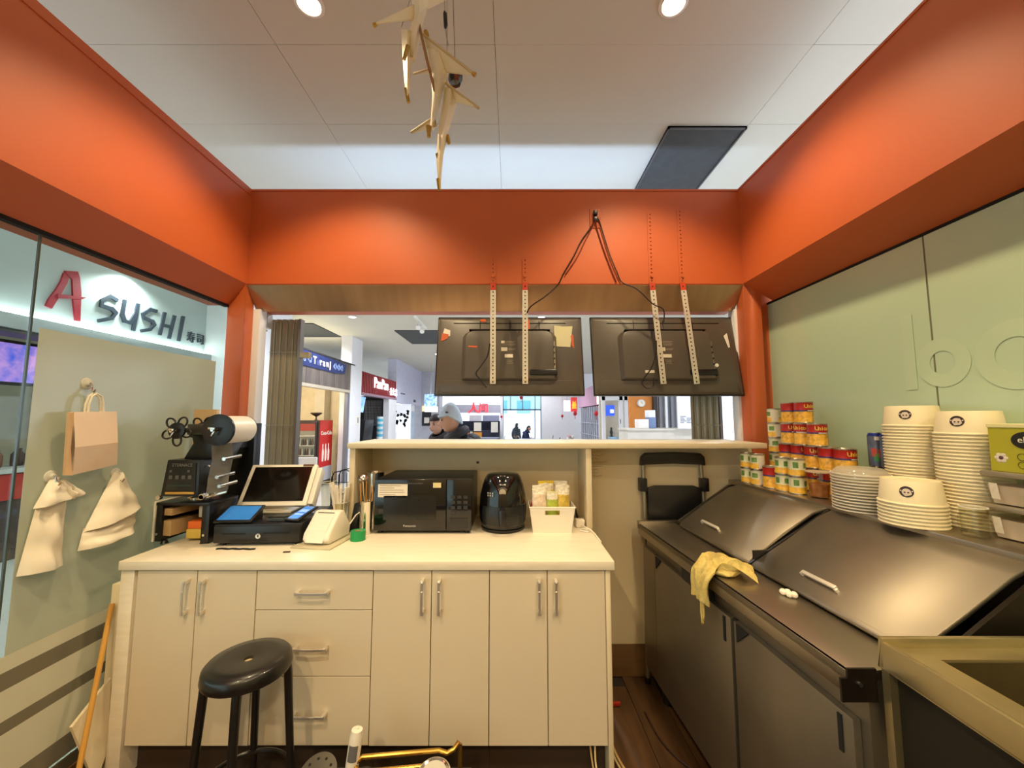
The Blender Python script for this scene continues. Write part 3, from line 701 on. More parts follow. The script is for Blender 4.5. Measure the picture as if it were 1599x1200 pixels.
# ================================================================== AT THE GLASS WALL
def hook(y, z, label):
    h = root('suction_hook', label, 'hook', (GL+.0025, y, z), 0, 'suction hooks on the glass')
    G().lathe([(.026, 0), (.024, .004), (.012, .009), (.010, .016), (0, .016)], n=20, rot=Matrix.Rotation(R(90), 3, 'Y')).done('cup', mat('clear_vinyl', (204, 204, 190), .2, spec=.8), h)
    G().tube([(.016, 0, .004), (.022, 0, -.008), (.024, 0, -.03), (.034, 0, -.036), (.042, 0, -.026)], .004, 8).done('hook_arm', CHROME, h)
hook(1.70, 1.70, 'suction hook with the kraft paper bag'); hook(1.60, 1.315, 'suction hook with the longer white bag'); hook(1.86, 1.292, 'suction hook with the wide white bag')
KRAFT = mat('pale_kraft', (234, 210, 182), .75, var=.05)
def bagmesh(outline, name, m, parent, thick, nu=10, nv=12, seed=1, crease=.006):
    # outline: four corners (y,z) TL,TR,BR,BL on the glass; surface puffs out toward the room
    rnd = random.Random(seed); g = G(); TL, TR, BR, BL = [Vector(p) for p in outline]
    ph = [rnd.uniform(0, 6) for _ in range(6)]
    def P(i, j, back):
        u, v = i/nu, j/nv
        p = (TL*(1-u)+TR*u)*(1-v)+(BL*(1-u)+BR*u)*v
        e = (math.sin(math.pi*u)**.5 if 0 < u < 1 else 0)
        x = .004+thick*e*(.25+.75*v)*(1 if not back else .05)
        x += crease*(math.sin(9*u+ph[0]+3*v)+math.sin(7*v*2+ph[1]-4*u)+.7*math.sin(15*u-9*v+ph[2]))*e*(0 if back else 1)
        return (max(x, .004) if not back else .003, p.x, p.y)
    for back in (0, 1):
        b = len(g.v)
        for j in range(nv+1):
            for i in range(nu+1): g.v.append(P(i, j, back))
        for j in range(nv):
            for i in range(nu):
                a = b+j*(nu+1)+i; f = [a, a+nu+1, a+nu+2, a+1]; g.f.append(f if not back else f[::-1]); g.m.append(0)
    return g.done(name, m, parent, angle=60)
b1_ = root('paper_bag', 'pale kraft paper carrier bag with twisted handle hung on the glass', 'paper bag', (GL+.005, 0, 0))
g = G()   # folded flat bag: front panel in two facets with a crease, side gusset
for f in ([(.05, 1.615, 1.575), (.05, 1.79, 1.58), (.062, 1.795, 1.44), (.062, 1.618, 1.43)], [(.062, 1.618, 1.43), (.062, 1.795, 1.44), (.042, 1.82, 1.338), (.042, 1.635, 1.315)]): g.prism(f, (-.018, 0, 0))
g.done('front_panel', KRAFT, b1_, .001, 1)
G().prism([(.05, 1.598, 1.572), (.05, 1.617, 1.575), (.062, 1.620, 1.43), (.045, 1.637, 1.315), (.035, 1.618, 1.318)], (-.012, 0, 0)).done('gusset', mat('kraft_side', (214, 180, 140), .75), b1_)
for dx in (.045, .03):
    pts = [(dx, 1.672, 1.575), (dx, 1.673, 1.61), (dx, 1.683, 1.645), (dx, 1.70, 1.657), (dx, 1.722, 1.645), (dx, 1.732, 1.61), (dx, 1.735, 1.577)]
    G().tube(pts, .004, 8).done('handle', mat('cream_cord', (236, 226, 200), .7), b1_)
PLB = mat('white_plastic_bag', (238, 230, 210), .4, var=.04)
b2_ = root('plastic_bag', 'long white plastic bag with handle hole hung beside the pane joint', 'plastic bag', (GL+.005, 0, 0))
bagmesh([(1.555, 1.21), (1.66, 1.235), (1.655, .955), (1.515, .96)], 'sack', PLB, b2_, .05, seed=3)
bagmesh([(1.595, 1.315), (1.62, 1.31), (1.665, 1.225), (1.545, 1.20)], 'gathered_top', PLB, b2_, .045, 8, 6, seed=5)
bagmesh([(1.625, 1.295), (1.64, 1.30), (1.715, 1.235), (1.66, 1.21)], 'side_handle', PLB, b2_, .035, 6, 5, seed=6)
b3_ = root('plastic_bag', 'wide white plastic bag with folded flap hung near the counter', 'plastic bag', (GL+.005, 0, 0))
bagmesh([(1.845, 1.30), (1.885, 1.295), (1.985, 1.12), (1.735, 1.06)], 'flap', PLB, b3_, .055, seed=9)
bagmesh([(1.735, 1.075), (1.985, 1.125), (1.95, 1.01), (1.72, .985)], 'sack', PLB, b3_, .065, seed=11)
# boards, stick and carton between counter and glass
tag(G().box(-1.80, 1.83, .001, -1.752, 2.2, .805).done('mdf_board', CREAM, bevel=.002), 'tall cream board slid between the worktop end and the glass', 'board')
tag(G().prism([(-1.785, 1.70, .30), (-1.75, 1.81, .42), (-1.742, 1.815, .12), (-1.75, 1.78, .02)], (-.012, 0, 0)).done('tilted_panel', CREAM), 'tilted cream panel at the foot of the worktop end', 'board')
tag(G().tube([(-1.775, 1.812, .73), (-1.70, 1.66, .18), (-1.678, 1.60, .008)], .0095, 10).done('broom_stick', wood('yellow_wood', (214, 164, 82), (196, 144, 64), 5, (1, 1, .2))), 'thin yellow wooden stick leaning against the worktop end', 'stick')
cb_ = root('carton', 'small brown cardboard carton on the floor at the glass', 'carton', (-1.79, 1.62, 0), R(8))
G().box(-.05, -.09, .002, .05, .09, .13).done('body', mat('cardboard', (150, 96, 48), .8), cb_)
G().prism([(-.05, -.09, .13), (.05, -.09, .13), (.065, -.12, .17), (-.035, -.12, .17)], (0, .003, 0)).done('flap', mat('cardboard'), cb_)
# ================================================================== STOOL AND FLOOR THINGS
st = root('stool', 'round black metal stool with a centre hole in the seat', 'stool', (-1.02, 1.60, 0))
SB = mat('stool_black', (20, 19, 19), .3, var=.1, coat=.2)
se = G().lathe([(.017, .622), (.10, .630), (.138, .626), (.148, .615), (.152, .585), (.148, .575), (.135, .58), (.017, .60), (.017, .622)], n=48, cap=False).done('seat', SB, st, angle=50)
G().cyl((0, 0, .598), (0, 0, .612), .0175, n=24).done('centre_hole', mat('hole_pale', (190, 170, 130), .6), se)
for k, a in enumerate((200, 290, 20, 110)):
    t = R(a); ct, sn = math.cos(t), math.sin(t)
    G().tube([(.128*ct, .128*sn, .595), (.138*ct, .138*sn, .55), (.158*ct, .158*sn, .25), (.175*ct, .175*sn, .004)], [.017, .016, .014, .013], 12).done('leg', SB, st)
    G().cyl((.175*ct, .175*sn, 0), (.175*ct, .175*sn, .012), .017, n=12).done('foot', BLACK, st)
pts = [(0.158*math.cos(2*math.pi*k/32), 0.158*math.sin(2*math.pi*k/32), .17) for k in range(32)]
G().tube(pts, .009, 8, closed=True).done('foot_ring', SB, st)
# floor clutter on a low crate before the cabinets
cr = root('storage_crate', 'low grey crate on the floor before the drawers, carrying odds and ends', 'crate', (-.50, 1.575, 0))
G().box(-.33, -.11, .0, .33, .10, .15).done('tub', mat('crate_grey', (70, 66, 62), .6), cr, .006)
G().box(-.34, -.12, .15, .34, .11, .163).done('crate_lid', mat('crate_lid', (58, 54, 50), .6), cr, .003)

tb = root('caulk_tube', 'white cartridge tube with a grey label standing before the cabinets', 'tube', (-.612, 1.59, .1645), rot=(R(-3), R(6), 0))
G().lathe([(.022, 0), (.024, .01), (.024, .182), (.021, .195), (.020, .203), (0, .205)], n=28).done('barrel', PLASTW, tb)
G().lathe([(.0245, .005), (.0245, .06)], n=28, cap=False).done('lower_sleeve', mat('grey_sleeve', (92, 88, 82), .4), tb)
g = G()
for i in range(6):
    t0, t1 = R(-128+i*14), R(-128+(i+1)*14)
    g.add([(.0246*math.cos(t), .0246*math.sin(t), z) for t, z in ((t0, .105), (t1, .105), (t1, .16), (t0, .16))], [(0, 1, 2, 3)])
g.done('grey_label', mat('grey_label', (110, 108, 112), .5), tb)
G().lathe([(.007, .203), (.005, .209), (0, .21)], n=12).done('nozzle_base', PLASTW, tb)
tr = root('luggage_trolley', 'folded gilt tube trolley lying on the floor before the cabinets', 'trolley', (-.44, 1.60, .1635))
G().tube([(-.13, 0, .104), (.16, .02, .112), (.19, .02, .102), (.215, .03, .108), (.23, .04, .125), (.236, .05, .11), (.237, .05, .01)], .009, 10).done('side_rail', GOLD, tr)
G().tube([(-.13, -.03, .076), (.12, -.02, .09)], .008, 10).done('side_rail', GOLD, tr)
G().tube([(-.13, -.03, .076), (-.15, -.015, .09), (-.13, 0, .104)], .008, 10).done('end_bow', GOLD, tr)
for x in (-.11, .10):
    G().cyl((x, -.025, .038), (x, .0, .038), .037, n=24).done('wheel', mat('grey_rubber', (64, 60, 58), .6), tr, .004)
ld = root('round_lid', 'round pale lid lying on the gilt trolley', 'lid', (-.285, 1.545, .2475), rot=(R(8), 0, 0))
G().lathe([(0, 0), (.055, 0), (.06, .004), (.06, .012), (.052, .016), (.04, .012), (0, .012)], n=32).done('disc', mat('pale_lid', (200, 196, 184), .4), ld)
G().lathe([(.045, .0145), (.052, .0175), (.056, .0145)], n=32, cap=False).done('rim_ring', CHROME, ld)
ds = root('perforated_disc', 'grey perforated metal disc beside the white tube', 'strainer', (-.735, 1.60, .20), rot=(R(28), 0, 0))
G().lathe([(0, 0), (.065, 0), (.07, .004), (.07, .012), (0, .014)], n=32).done('disc', mat('grey_disc', (84, 79, 70), .4, .5), ds)
for k in range(10):
    a = R(36*k); G().cyl((.05*math.cos(a), .05*math.sin(a), .0125), (.05*math.cos(a), .05*math.sin(a), .0138), .005, n=8).done('perforation', DARK, ds)
# wires on the floor to the right of the worktop end
def wire(pts, r, m, label, name='floor_wire'):
    P = [Vector(p) for p in pts]; out = []
    for i in range(len(P)-1):
        p0, p1, p2, p3 = P[max(i-1, 0)], P[i], P[i+1], P[min(i+2, len(P)-1)]
        for k in range(5):
            t = k/5; out.append(.5*((2*p1)+(-p0+p2)*t+(2*p0-5*p1+4*p2-p3)*t*t+(-p0+3*p1-3*p2+p3)*t*t*t))
    out.append(P[-1])
    return tag(G().tube(out, r, 8).done(name, m), label, 'wire')
TANW = mat('tan_wire', (196, 166, 112), .5)
wire([(.50, 2.45, .10), (.50, 2.2, .012), (.475, 2.0, .008), (.50, 1.85, .008), (.56, 1.72, .008), (.58, 1.60, .008), (.52, 1.45, .008)], .006, TANW, 'tan wire looping along the floor from the half wall')
wire([(.46, 2.1, .008), (.47, 1.9, .008), (.52, 1.76, .008), (.54, 1.62, .008), (.49, 1.5, .008)], .005, mat('cream_wire', (216, 194, 144), .5), 'cream wire lying close to the worktop end panel')
wire([(.46, 2.3, .25), (.465, 2.27, .14), (.49, 2.25, .05), (.53, 2.25, .016)], .005, mat('dark_wire', (50, 30, 24), .5), 'dark wire hanging down to the red connector')
tag(G().obb((.56, 2.25, .014), (.05, .016, .016), (0, 0, .1)).done('red_connector', mat('red_plastic', (170, 40, 26), .5), bevel=.002), 'small red connector on the floor by the half wall', 'connector')
wire([(.36, 1.83, .14), (.36, 1.79, .06), (.40, 1.76, .010), (.48, 1.70, .008)], .004, mat('cream_wire'), 'thin cream wire coming from under the end cabinet')
wire([(.34, 1.84, .14), (.35, 1.80, .05), (.38, 1.75, .010), (.40, 1.66, .008)], .004, TANW, 'thin tan wire coming from under the end cabinet')
tag(G().obb((.66, 1.70, .012), (.03, .02, .022), (0, 0, .4)).done('paper_scrap', PAPER, bevel=.003), 'small white scrap on the floor planks', 'scrap')
wire([(.70, 2.2, .008), (.72, 2.0, .008), (.80, 1.86, .008), (.95, 1.8, .008)], .004, mat('dark_wire'), 'dark thin wire on the floor under the steel table')
# ================================================================== STEEL PREP TABLE
TH = R(3.3)
pt = root('prep_table', 'long stainless refrigerated prep table along the green glass wall', 'prep table', (.745, 2.375, 0), TH)
LT = 1.36   # length toward the camera
# local axes: x = depth from the front edge, -y = along the table
G().box(.0, -LT, .905, .22, 0, .93).done('work_board', STEEL, pt, .002)
G().box(.0, -LT, .872, .012, 0, .93).done('front_rail', STEEL, pt, .002)
G().box(.0, -.02, .90, .24, .012, .945).done('end_lip', STEEL, pt, .002)
G().prism([(.05, 0, .12), (.05, 0, .905), (.79, 0, .905), (.79, 0, .12)], (0, -LT, 0)).done('cabinet_body', STEEL2, pt)
for y0, y1 in ((-.155, -.835), (-.855, -1.335)):
    d = G().box(.028, y1, .13, .05, y0, .80).done('door', STEEL2, pt, .003)
    G().box(.024, y1+.03, .70, .0285, y1+.042, .79).done('edge_pull', DARK, d)
    G().prism([(.0275, y0-.02, .80), (.0275, y0-.02, .735), (.0275, y0-.09, .80)], (-.003, 0, 0)).done('finger_recess', DARK, d)
G().box(.040, -.835, .13, .05, -.855, .80).done('door_gap', DARK, pt)
G().box(.03, -.15, .13, .05, 0, .80).done('side_stile', STEEL2, pt)
ctl = G().box(.026, -.70, .80, .05, -.47, .872).done('control_box', BLACK, pt)
text('-3', .026, mat('blue_led', (60, 80, 255), .4, emit=4.), ctl, (.0245, -.62, .838), TOMX, ext=.0005)
# folding lids rising toward the shelf
def lid(y0, y1, sag):
    l = root_l = G()
    sec = [(.20, .945), (.215, .962), (.36, 1.065), (.50, 1.150), (.585, 1.172)] if sag else [(.20, .945), (.215, .958), (.36, 1.045), (.50, 1.135), (.585, 1.172)]
    n = len(sec)
    top = [(x, z) for x, z in sec]; P = [(x, y0, z) for x, z in top]+[(x+.006, y0, z-.012) for x, z in reversed(top)]
    g = G().prism(P, (0, y1-y0, 0))
    return g.done('lid', STEEL2, pt, .002, 1, angle=50)
def lid_handle(l, y0, y1, x, z):
    g = G().obb((x, (y0+y1)/2, z+.03), (.014, abs(y1-y0), .012), (0, R(-35), 0))
    for y in (y0, y1): g.obb((x+.006, y, z+.015), (.012, .012, .034), (0, R(-35), 0))
    g.done('handle', mat('pale_handle', (226, 220, 206), .3, .5), l, .003)
l1 = lid(-.10, -.695, True); l2 = lid(-.715, -1.335, False)
lid_handle(l1, -.25, -.40, .255, .975); lid_handle(l2, -.92, -1.06, .255, .965)
G().box(.22, -.70, .93, .58, -.71, 1.0).done('lid_divider', BLACK, pt)
G().prism([(.22, 0, .93), (.60, 0, .93), (.60, 0, 1.15), (.56, 0, 1.15)], (0, -.012, 0)).done('end_cheek', STEEL2, pt)
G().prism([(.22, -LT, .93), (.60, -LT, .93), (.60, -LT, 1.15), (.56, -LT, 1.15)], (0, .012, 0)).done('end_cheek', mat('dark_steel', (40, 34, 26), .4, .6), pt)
G().prism([(.20, -.7, .945), (.585, -.7, 1.172), (.585, -.712, 1.172), (.20, -.712, .945)], (0, 0, .006)).done('seam_trim', BLACK, pt)
G().box(.565, -LT-.06, 1.155, .95, .0, 1.18).done('rear_shelf', STEEL, pt, .003)
G().box(.62, -LT, .93, .95, .0, 1.155).done('rear_box', STEEL2, pt)
for x in (.10, .72):
    for y in (-.1, -LT+.1): G().cyl((x, y, 0), (x, y, .12), .025, n=14).done('foot', BLACK, pt)
SH = 1.1805
# cloth on the front edge
clo = root('dish_cloth', 'crumpled yellow dish cloth hanging over the steel table edge', 'cloth', (.80, 1.66, .9305), R(0))
CLO = mat('yellow_cloth', (206, 184, 108), .9, var=.12, scale=60, bump=.4)
rnd = random.Random(4)
g = G(); NU, NV = 22, 26
path = [(-.018, -.115), (-.020, -.06), (-.016, -.015), (-.006, .012), (.02, .022), (.05, .026), (.085, .020), (.12, .004)]
def pth(v):
    s_ = v*(len(path)-1); i = min(int(s_), len(path)-2); t = s_-i
    return path[i][0]*(1-t)+path[i+1][0]*t, path[i][1]*(1-t)+path[i+1][1]*t
for back in (0, 1):
    b = len(g.v)
    for j in range(NV+1):
        v = j/NV; x, z = pth(v); w = .05+.015*math.sin(3*v+1)+.012*v
        for i in range(NU+1):
            u = i/NU*2-1; f = .010*math.sin(7*u+4*v)+.008*math.sin(13*u-7*v+1)+.005*math.sin(23*u+11*v)
            out = f if v < .4 else 0; up = f*1.3 if v >= .4 else 0
            edge = max(0, 1-u*u)
            g.v.append((x-abs(out)*1.0+(.004 if back else 0)+(-.012+.0) * (v < .4), -.02+u*w-.15*max(0, v-.55)+.02*(1-v), max(z+abs(up)*1.5+.014*edge*(v > .4), .003 if v > .4 else -9)-(.003 if back else 0)))
    for j in range(NV):
        for i in range(NU):
            a = b+j*(NU+1)+i; f = [a, a+1, a+NU+2, a+NU+1]; g.f.append(f if back else f[::-1]); g.m.append(0)
g.done('folds', CLO, clo, angle=80)
gb_ = G().ball((.045, -.045, .018), (.062, .048, .02), 20)
gb_.v = [(x+.006*math.sin(60*y+20*z), y+.006*math.sin(55*x+9), z+.008*math.sin(70*x+40*y)*(1 if z > .012 else 0)) for x, y, z in gb_.v]
gb_.v = [(x, y, max(z, .001)) for x, y, z in gb_.v]
gb_.done('bundle', CLO, clo, angle=80)
G().tube([(-.03, .0, -.10), (-.034, -.005, -.16), (-.033, -.012, -.205), (-.032, -.02, -.17), (-.03, -.015, -.11)], .0045, 8).done('hanging_loop', CLO, clo)
gc = G()
for k in range(4): gc.ball((.955+.01*(k % 2)+.004*k, 1.435-.012*(k//2)-.004*k, .9305+.010), (.011, .013, .011), 10)
tag(gc.done('garlic_clove', mat('garlic', (240, 232, 214), .5)), 'small white garlic lump on the table edge before the lids', 'garlic')
# black corner bracket and sink
brk = root('corner_bracket', 'black steel corner bracket on the near end of the table rail', 'bracket', (.85, 1.015, .88))
G().prism([(-.045, 0, -.02), (.043, 0, -.02), (.043, 0, .057), (-.028, 0, .057), (-.028, 0, .035), (-.045, 0, .035)], (0, .006, 0)).done('plate', mat('bracket_black', (30, 22, 16), .4, .4), brk)
G().cyl((0, -.004, .022), (0, 0, .022), .006, n=12).done('screw', CHROME, brk)
SINKM = mat('sink_steel', (184, 170, 128), .35, .85, var=.1, scale=6)
sk = root('sink_unit', 'stainless sink unit with deep basin beside the prep table', 'sink', (.893, 1.005, 0))
sx1 = .72
g = G(); zt = 1.0
g.box(0, -.70, zt-.05, .012, 0, zt+.012); g.box(0, -.012, zt-.05, sx1, 0, zt+.02); g.box(0, -.70, zt-.05, sx1, -.69, zt)
g.done('outer_rim', SINKM, sk, .002)
G().box(.012, -.69, zt-.012, .085, -.012, zt).box(.085, -.062, zt-.012, sx1, -.012, zt).box(.085, -.69, zt-.012, sx1, -.62, zt).done('deck', SINKM, sk)
g = G()
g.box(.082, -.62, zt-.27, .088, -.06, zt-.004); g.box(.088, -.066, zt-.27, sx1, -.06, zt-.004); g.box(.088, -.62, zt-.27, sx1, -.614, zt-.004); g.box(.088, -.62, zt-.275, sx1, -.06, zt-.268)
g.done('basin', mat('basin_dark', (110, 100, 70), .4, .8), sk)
G().cyl((.38, -.34, zt-.268), (.38, -.34, zt-.262), .04, n=24).done('drain', CHROME, sk)
G().box(.004, -.02, 0, .022, 0, zt-.05).done('leg', SINKM, sk); G().box(.004, -.69, 0, .04, -.65, zt-.05).done('leg', SINKM, sk)
G().box(.022, -.65, .02, .034, -.02, zt-.05).done('side_panel', mat('under_sink_shade', (26, 22, 14), .5), sk)  # dark sheet standing in for the shade under the sink
# ================================================================== THINGS ON THE REAR SHELF
TIN = mat('tin', (190, 184, 170), .3, 1.)
def can(kind):
    r_, h = (.0365, .085) if kind == 'corn' else (.0435, .114)
    t = root('can', 'x', 'can', (0, 0, 0))
    if kind == 'corn':
        ms = [TIN, mat('corn_yellow', (226, 176, 60), .35, var=.25, scale=45), mat('corn_white', (222, 220, 184), .35, var=.12, scale=30), mat('corn_green', (96, 130, 60), .4, var=.5, scale=40)]
        prof = [(0, 0), (r_, 0), (r_*1.02, .002), (r_*1.02, .004), (r_*.99, .006), (r_*.99, .034), (r_*.99, h-.006), (r_*1.02, h-.004), (r_*1.02, h-.001), (r_*.97, h), (r_*.94, h-.004), (0, h-.004)]
        idx = [0, 0, 0, 0, 1, 2, 0, 0, 0, 0, 0]
    else:
        ms = [TIN, mat('bean_yellow', (224, 170, 60), .35, var=.35, scale=50), mat('can_red', (186, 34, 26), .35, var=.05), mat('can_blue', (60, 50, 110), .4)]
        prof = [(0, 0), (r_, 0), (r_*1.02, .002), (r_*1.02, .004), (r_*.99, .006), (r_*.99, .062), (r_*.99, .070), (r_*.99, h-.006), (r_*1.02, h-.004), (r_*1.02, h-.001), (r_*.97, h), (r_*.94, h-.004), (0, h-.004)]
        idx = [0, 0, 0, 0, 1, 3, 2, 0, 0, 0, 0, 0]
    body = G().lathe(prof, n=28, ms=idx, cap=False).done('tin_body', ms, t)
    # curved white information panel on one side
    def patch(a0, a1, z0, z1, m, nm, k=6):
        g = G()
        for i in range(k):
            t0, t1 = R(a0+(a1-a0)*i/k), R(a0+(a1-a0)*(i+1)/k); q = r_*.99+.0007
            g.add([(q*math.cos(a), q*math.sin(a), z) for a, z in ((t0, z0), (t1, z0), (t1, z1), (t0, z1))], [(0, 1, 2, 3)])
        g.done(nm, m, t)
    patch(-75, -20, .007, h-.007, mat('label_white', (222, 214, 196), .5, var=.06, scale=80), 'information_panel')
    if kind == 'corn':
        patch(-130, -85, .042, .066, ms[3], 'leaf_print', 4); patch(160, 195, .042, .07, ms[3], 'leaf_print', 4)
    else:
        # the word wrapped round the tin, twice
        for a0 in (-128,):
            cu = 'Unico'
            for i, ch in enumerate(cu):
                a = R(a0+(i-2)*(15 if i < 3 else 14)); q = r_+.0008
                text(ch, .027, mat('can_gold', (236, 196, 80), .4), t, (q*math.cos(a), q*math.sin(a), .089), (R(90), 0, a+R(90)), ext=.0006, bold=.0006)
        patch(-150, -60, .064, .069, mat('label_white'), 'arched_print')
    return t
proto = {'corn': can('corn'), 'unico': can('unico')}; used = set()
def put(kind, x, y, z, rz, label, grp):
    if kind in used: c = dup(proto[kind], (x, y, z), R(rz))
    else: c = proto[kind]; used.add(kind); c.location = (x, y, z); c.rotation_euler = (0, 0, R(rz))
    c['label'] = label; c['group'] = grp
CG, UG = 'corn cans on the shelf', 'chickpea cans on the shelf'
for lv in range(2):
    w_ = ('bottom', 'upper')[lv]
    put('corn', 1.365, 2.295, SH+lv*.0852, 15, w_+' corn can of the pair nearest the orange post', CG)
    put('corn', 1.372, 2.214, SH+lv*.0852, -40, w_+' corn can of the second pair from the orange post', CG)
    put('corn', 1.392, 2.035, SH+lv*.0852, 10, w_+' corn can next to the red can in the front row', CG)
    put('corn', 1.405, 1.957, SH+lv*.0852, 50, w_+' corn can beside the brown filled deli tub', CG)
put('unico', 1.39, 2.122, SH, 60, 'red chickpea can standing between corn cans in the front row', UG)
names5 = ['lowest', 'second', 'third', 'fourth', 'topmost']
for lv in range(5): put('corn', 1.555, 2.325, SH+lv*.0852, 30-lv*25, names5[lv]+' corn can of the five high stack against the green glass', CG)
lv_y = {0: [2.225, 2.13, 2.035, 1.94, 1.845], 1: [2.225, 2.13, 2.035, 1.94, 1.845], 2: [2.20, 2.10, 2.005], 3: [2.19, 2.09]}
lvn = ['bottom layer', 'second layer', 'third layer', 'top layer']; pos5 = ['beside the corn stack', 'second from the corn stack', 'third from the corn stack', 'fourth from the corn stack', 'at the open end']
for lv, yy in lv_y.items():
    for i, y in enumerate(yy): put('unico', 1.555, y, SH+lv*.1142, [35, 20, -20, 75, 30, 48][(i*2+lv*3) % 6], 'red chickpea can, %s of the pile, %s' % (lvn[lv], pos5[i]), UG)
put('unico', 1.478, 1.768, SH, 15, 'red chickpea can between the deli tub and the lid stack', UG)
# deli tub with brown filling
dt = root('deli_tub', 'clear deli tub with brown filling among the cans', 'tub', (1.44, 1.866, SH))
G().lathe([(0, .001), (.038, .001), (.048, .11), (.05, .112), (.05, .116), (.046, .114), (.036, .004), (0, .004)], n=28, cap=False).done('tub_wall', CLEAR, dt)
G().lathe([(0, .005), (.035, .005), (.040, .062), (.02, .068), (0, .066)], n=24).done('filling', mat('brown_filling', (176, 110, 60), .6, var=.3, scale=50), dt)
G().lathe([(0, .1165), (.053, .1165), (.053, .121), (0, .119)], n=28).done('tub_lid', mat('milky_lid', (214, 200, 176), .3, alpha=.6), dt)
# stack of clear dome lids
ll = None
lidm = filmmat('clear_lid', (236, 230, 212), .6, .4)
for k in range(13):
    if ll is None:
        ll = root('clear_bowl_lid', '', 'lid', (0, 0, 0))
        G().lathe([(.093, 0), (.096, .002), (.093, .006), (.088, .006), (.084, .016), (.07, .026), (.03, .030), (0, .030)], n=36, cap=False).done('shell', lidm, ll, angle=50)
        G().lathe([(.091, .0), (.0965, .0005), (.0965, .004), (.091, .0045), (.091, 0)], n=36, cap=False).done('rolled_rim', mat('milky_rim'), ll)
        c = ll
    else: c = dup(ll)
    c.location = (1.424, 1.625, SH+k*.0118); c['label'] = '%s clear bowl lid from the top of the lid stack beside the cans' % ORD[12-k]; c['group'] = 'stacked clear lids'
# paper bowls, upside down stacks
BOWL = mat('bowl_paper', (238, 226, 188), .45, var=.02)
bw = root('paper_bowl', '', 'bowl', (0, 0, 0))
G().lathe([(.0875, 0), (.091, .001), (.092, .004), (.090, .007), (.0865, .008), (.078, .080), (.0765, .082), (.0745, .078), (.0735, .078), (0, .078)], n=40, cap=False).done('shell', BOWL, bw)
def emblem(parent, r_top, ang):
    e = G(); q = R(ang); ct, sn = math.cos(q), math.sin(q); nx, ny = ct, sn
    def disc(rad, dep, du, dv, m):
        g = G(); pts = []
        for i in range(24):
            t = 2*math.pi*i/24; u, v = du+rad*math.cos(t), .047+dv+rad*math.sin(t)
            rr = .0865-(v-.008)*.118+dep; a = q+u/rr
            pts.append((rr*math.cos(a), rr*math.sin(a), v))
        g.add(pts, [list(range(24))]); return g
    dk = mat('emblem_dark', (52, 36, 32), .5); lt = mat('emblem_pale', (224, 206, 186), .5)
    em = disc(.0185, .0006, 0, 0, 0).done('emblem', dk, parent)
    disc(.0118, .0012, 0, -.001, 0).done('emblem_face', lt, em); disc(.0025, .0018, -.0045, -.002, 0).done('emblem_dot', dk, em); disc(.0025, .0018, .0045, -.002, 0).done('emblem_dot', dk, em)
    disc(.0022, .0012, -.0145, .003, 0).done('emblem_dot', lt, em); disc(.0022, .0012, .0145, .003, 0).done('emblem_dot', lt, em)
for (x, y, n, lab, ang) in ((1.605, 1.575, 29, 'tall stack standing by the drink cans', -148), (1.605, 1.380, 27, 'tall stack standing by the green carton', -158), (1.41, 1.41, 7, 'short stack at the shelf front', -142)):
    for k in range(n):
        z = SH+k*.012
        if k == n-1:
            t_ = dup(bw, (x, y, z))
            t_['label'] = 'topmost upturned paper bowl with round emblem, '+lab; emblem(t_, .08, ang)
        else: t_ = dup(bw, (x, y, z))
        t_.location = (x, y, z)
        if k < n-1: t_['label'] = '%s upturned paper bowl from the top of the %s' % (ORD[n-1-k], lab)
        t_['group'] = 'stacked paper bowls'
for ch in list(bw.children): bpy.data.objects.remove(ch)
bpy.data.objects.remove(bw)
# drink cans pack
dc = root('drink_can', '', 'drink can', (0, 0, 0))
G().lathe([(0, 0), (.022, 0), (.028, .008), (.028, .138), (.023, .150), (.0235, .153), (.021, .151), (0, .149)], n=24, cap=False, ms=[0, 0, 1, 2, 0, 0, 0]).done('shell', [TIN, mat('can_grey_blue', (96, 104, 120), .3, .5, var=.2, scale=25), mat('can_navy', (34, 56, 140), .3, .4)], dc)
g = G()
for a0, z0, z1, m in ((-150, .03, .062, 0), (-165, .05, .085, 1), (-120, .045, .08, 1), (-140, .12, .135, 2)):
    for i in range(4):
        t0, t1 = R(a0+i*9), R(a0+(i+1)*9); g.add([(.0285*math.cos(t), .0285*math.sin(t), z) for t, z in ((t0, z0), (t1, z0), (t1, z1), (t0, z1))], [(0, 1, 2, 3)], m)
g.done('fruit_print', [mat('print_green', (60, 140, 70), .4), mat('print_red', (206, 70, 44), .4), mat('label_white')], dc)['kind'] = 'stuff'
fst = True
for lv in range(2):
    for i in range(2):
        for j in range(2):
            c = dc if fst else dup(dc); fst = False
            c.location = (1.600+.058*i, 1.735-.058*j, SH+lv*.1538)
            c['label'] = 'blue topped drink can in the %s tier of the wrapped pack' % ('lower', 'upper')[lv]; c['group'] = 'pack of drink cans'
# glass mug
mg = root('glass_mug', 'small clear glass mug with handle by the food containers', 'mug', (1.455, 1.262, SH))
G().lathe([(0, .0), (.030, .0), (.032, .09), (.030, .09), (.028, .008), (0, .008)], n=24, cap=False).done('mug_wall', CLEAR, mg)
G().tube([(-.031, 0, .075), (-.05, -.004, .07), (-.054, -.004, .045), (-.048, -.004, .022), (-.030, 0, .018)], .0045, 8).done('handle', CLEAR, mg)
G().lathe([(.0295, .088), (.033, .088), (.033, .092), (.0295, .092), (.0295, .088)], n=24, cap=False).done('mug_rim', mat('milky_rim'), mg)
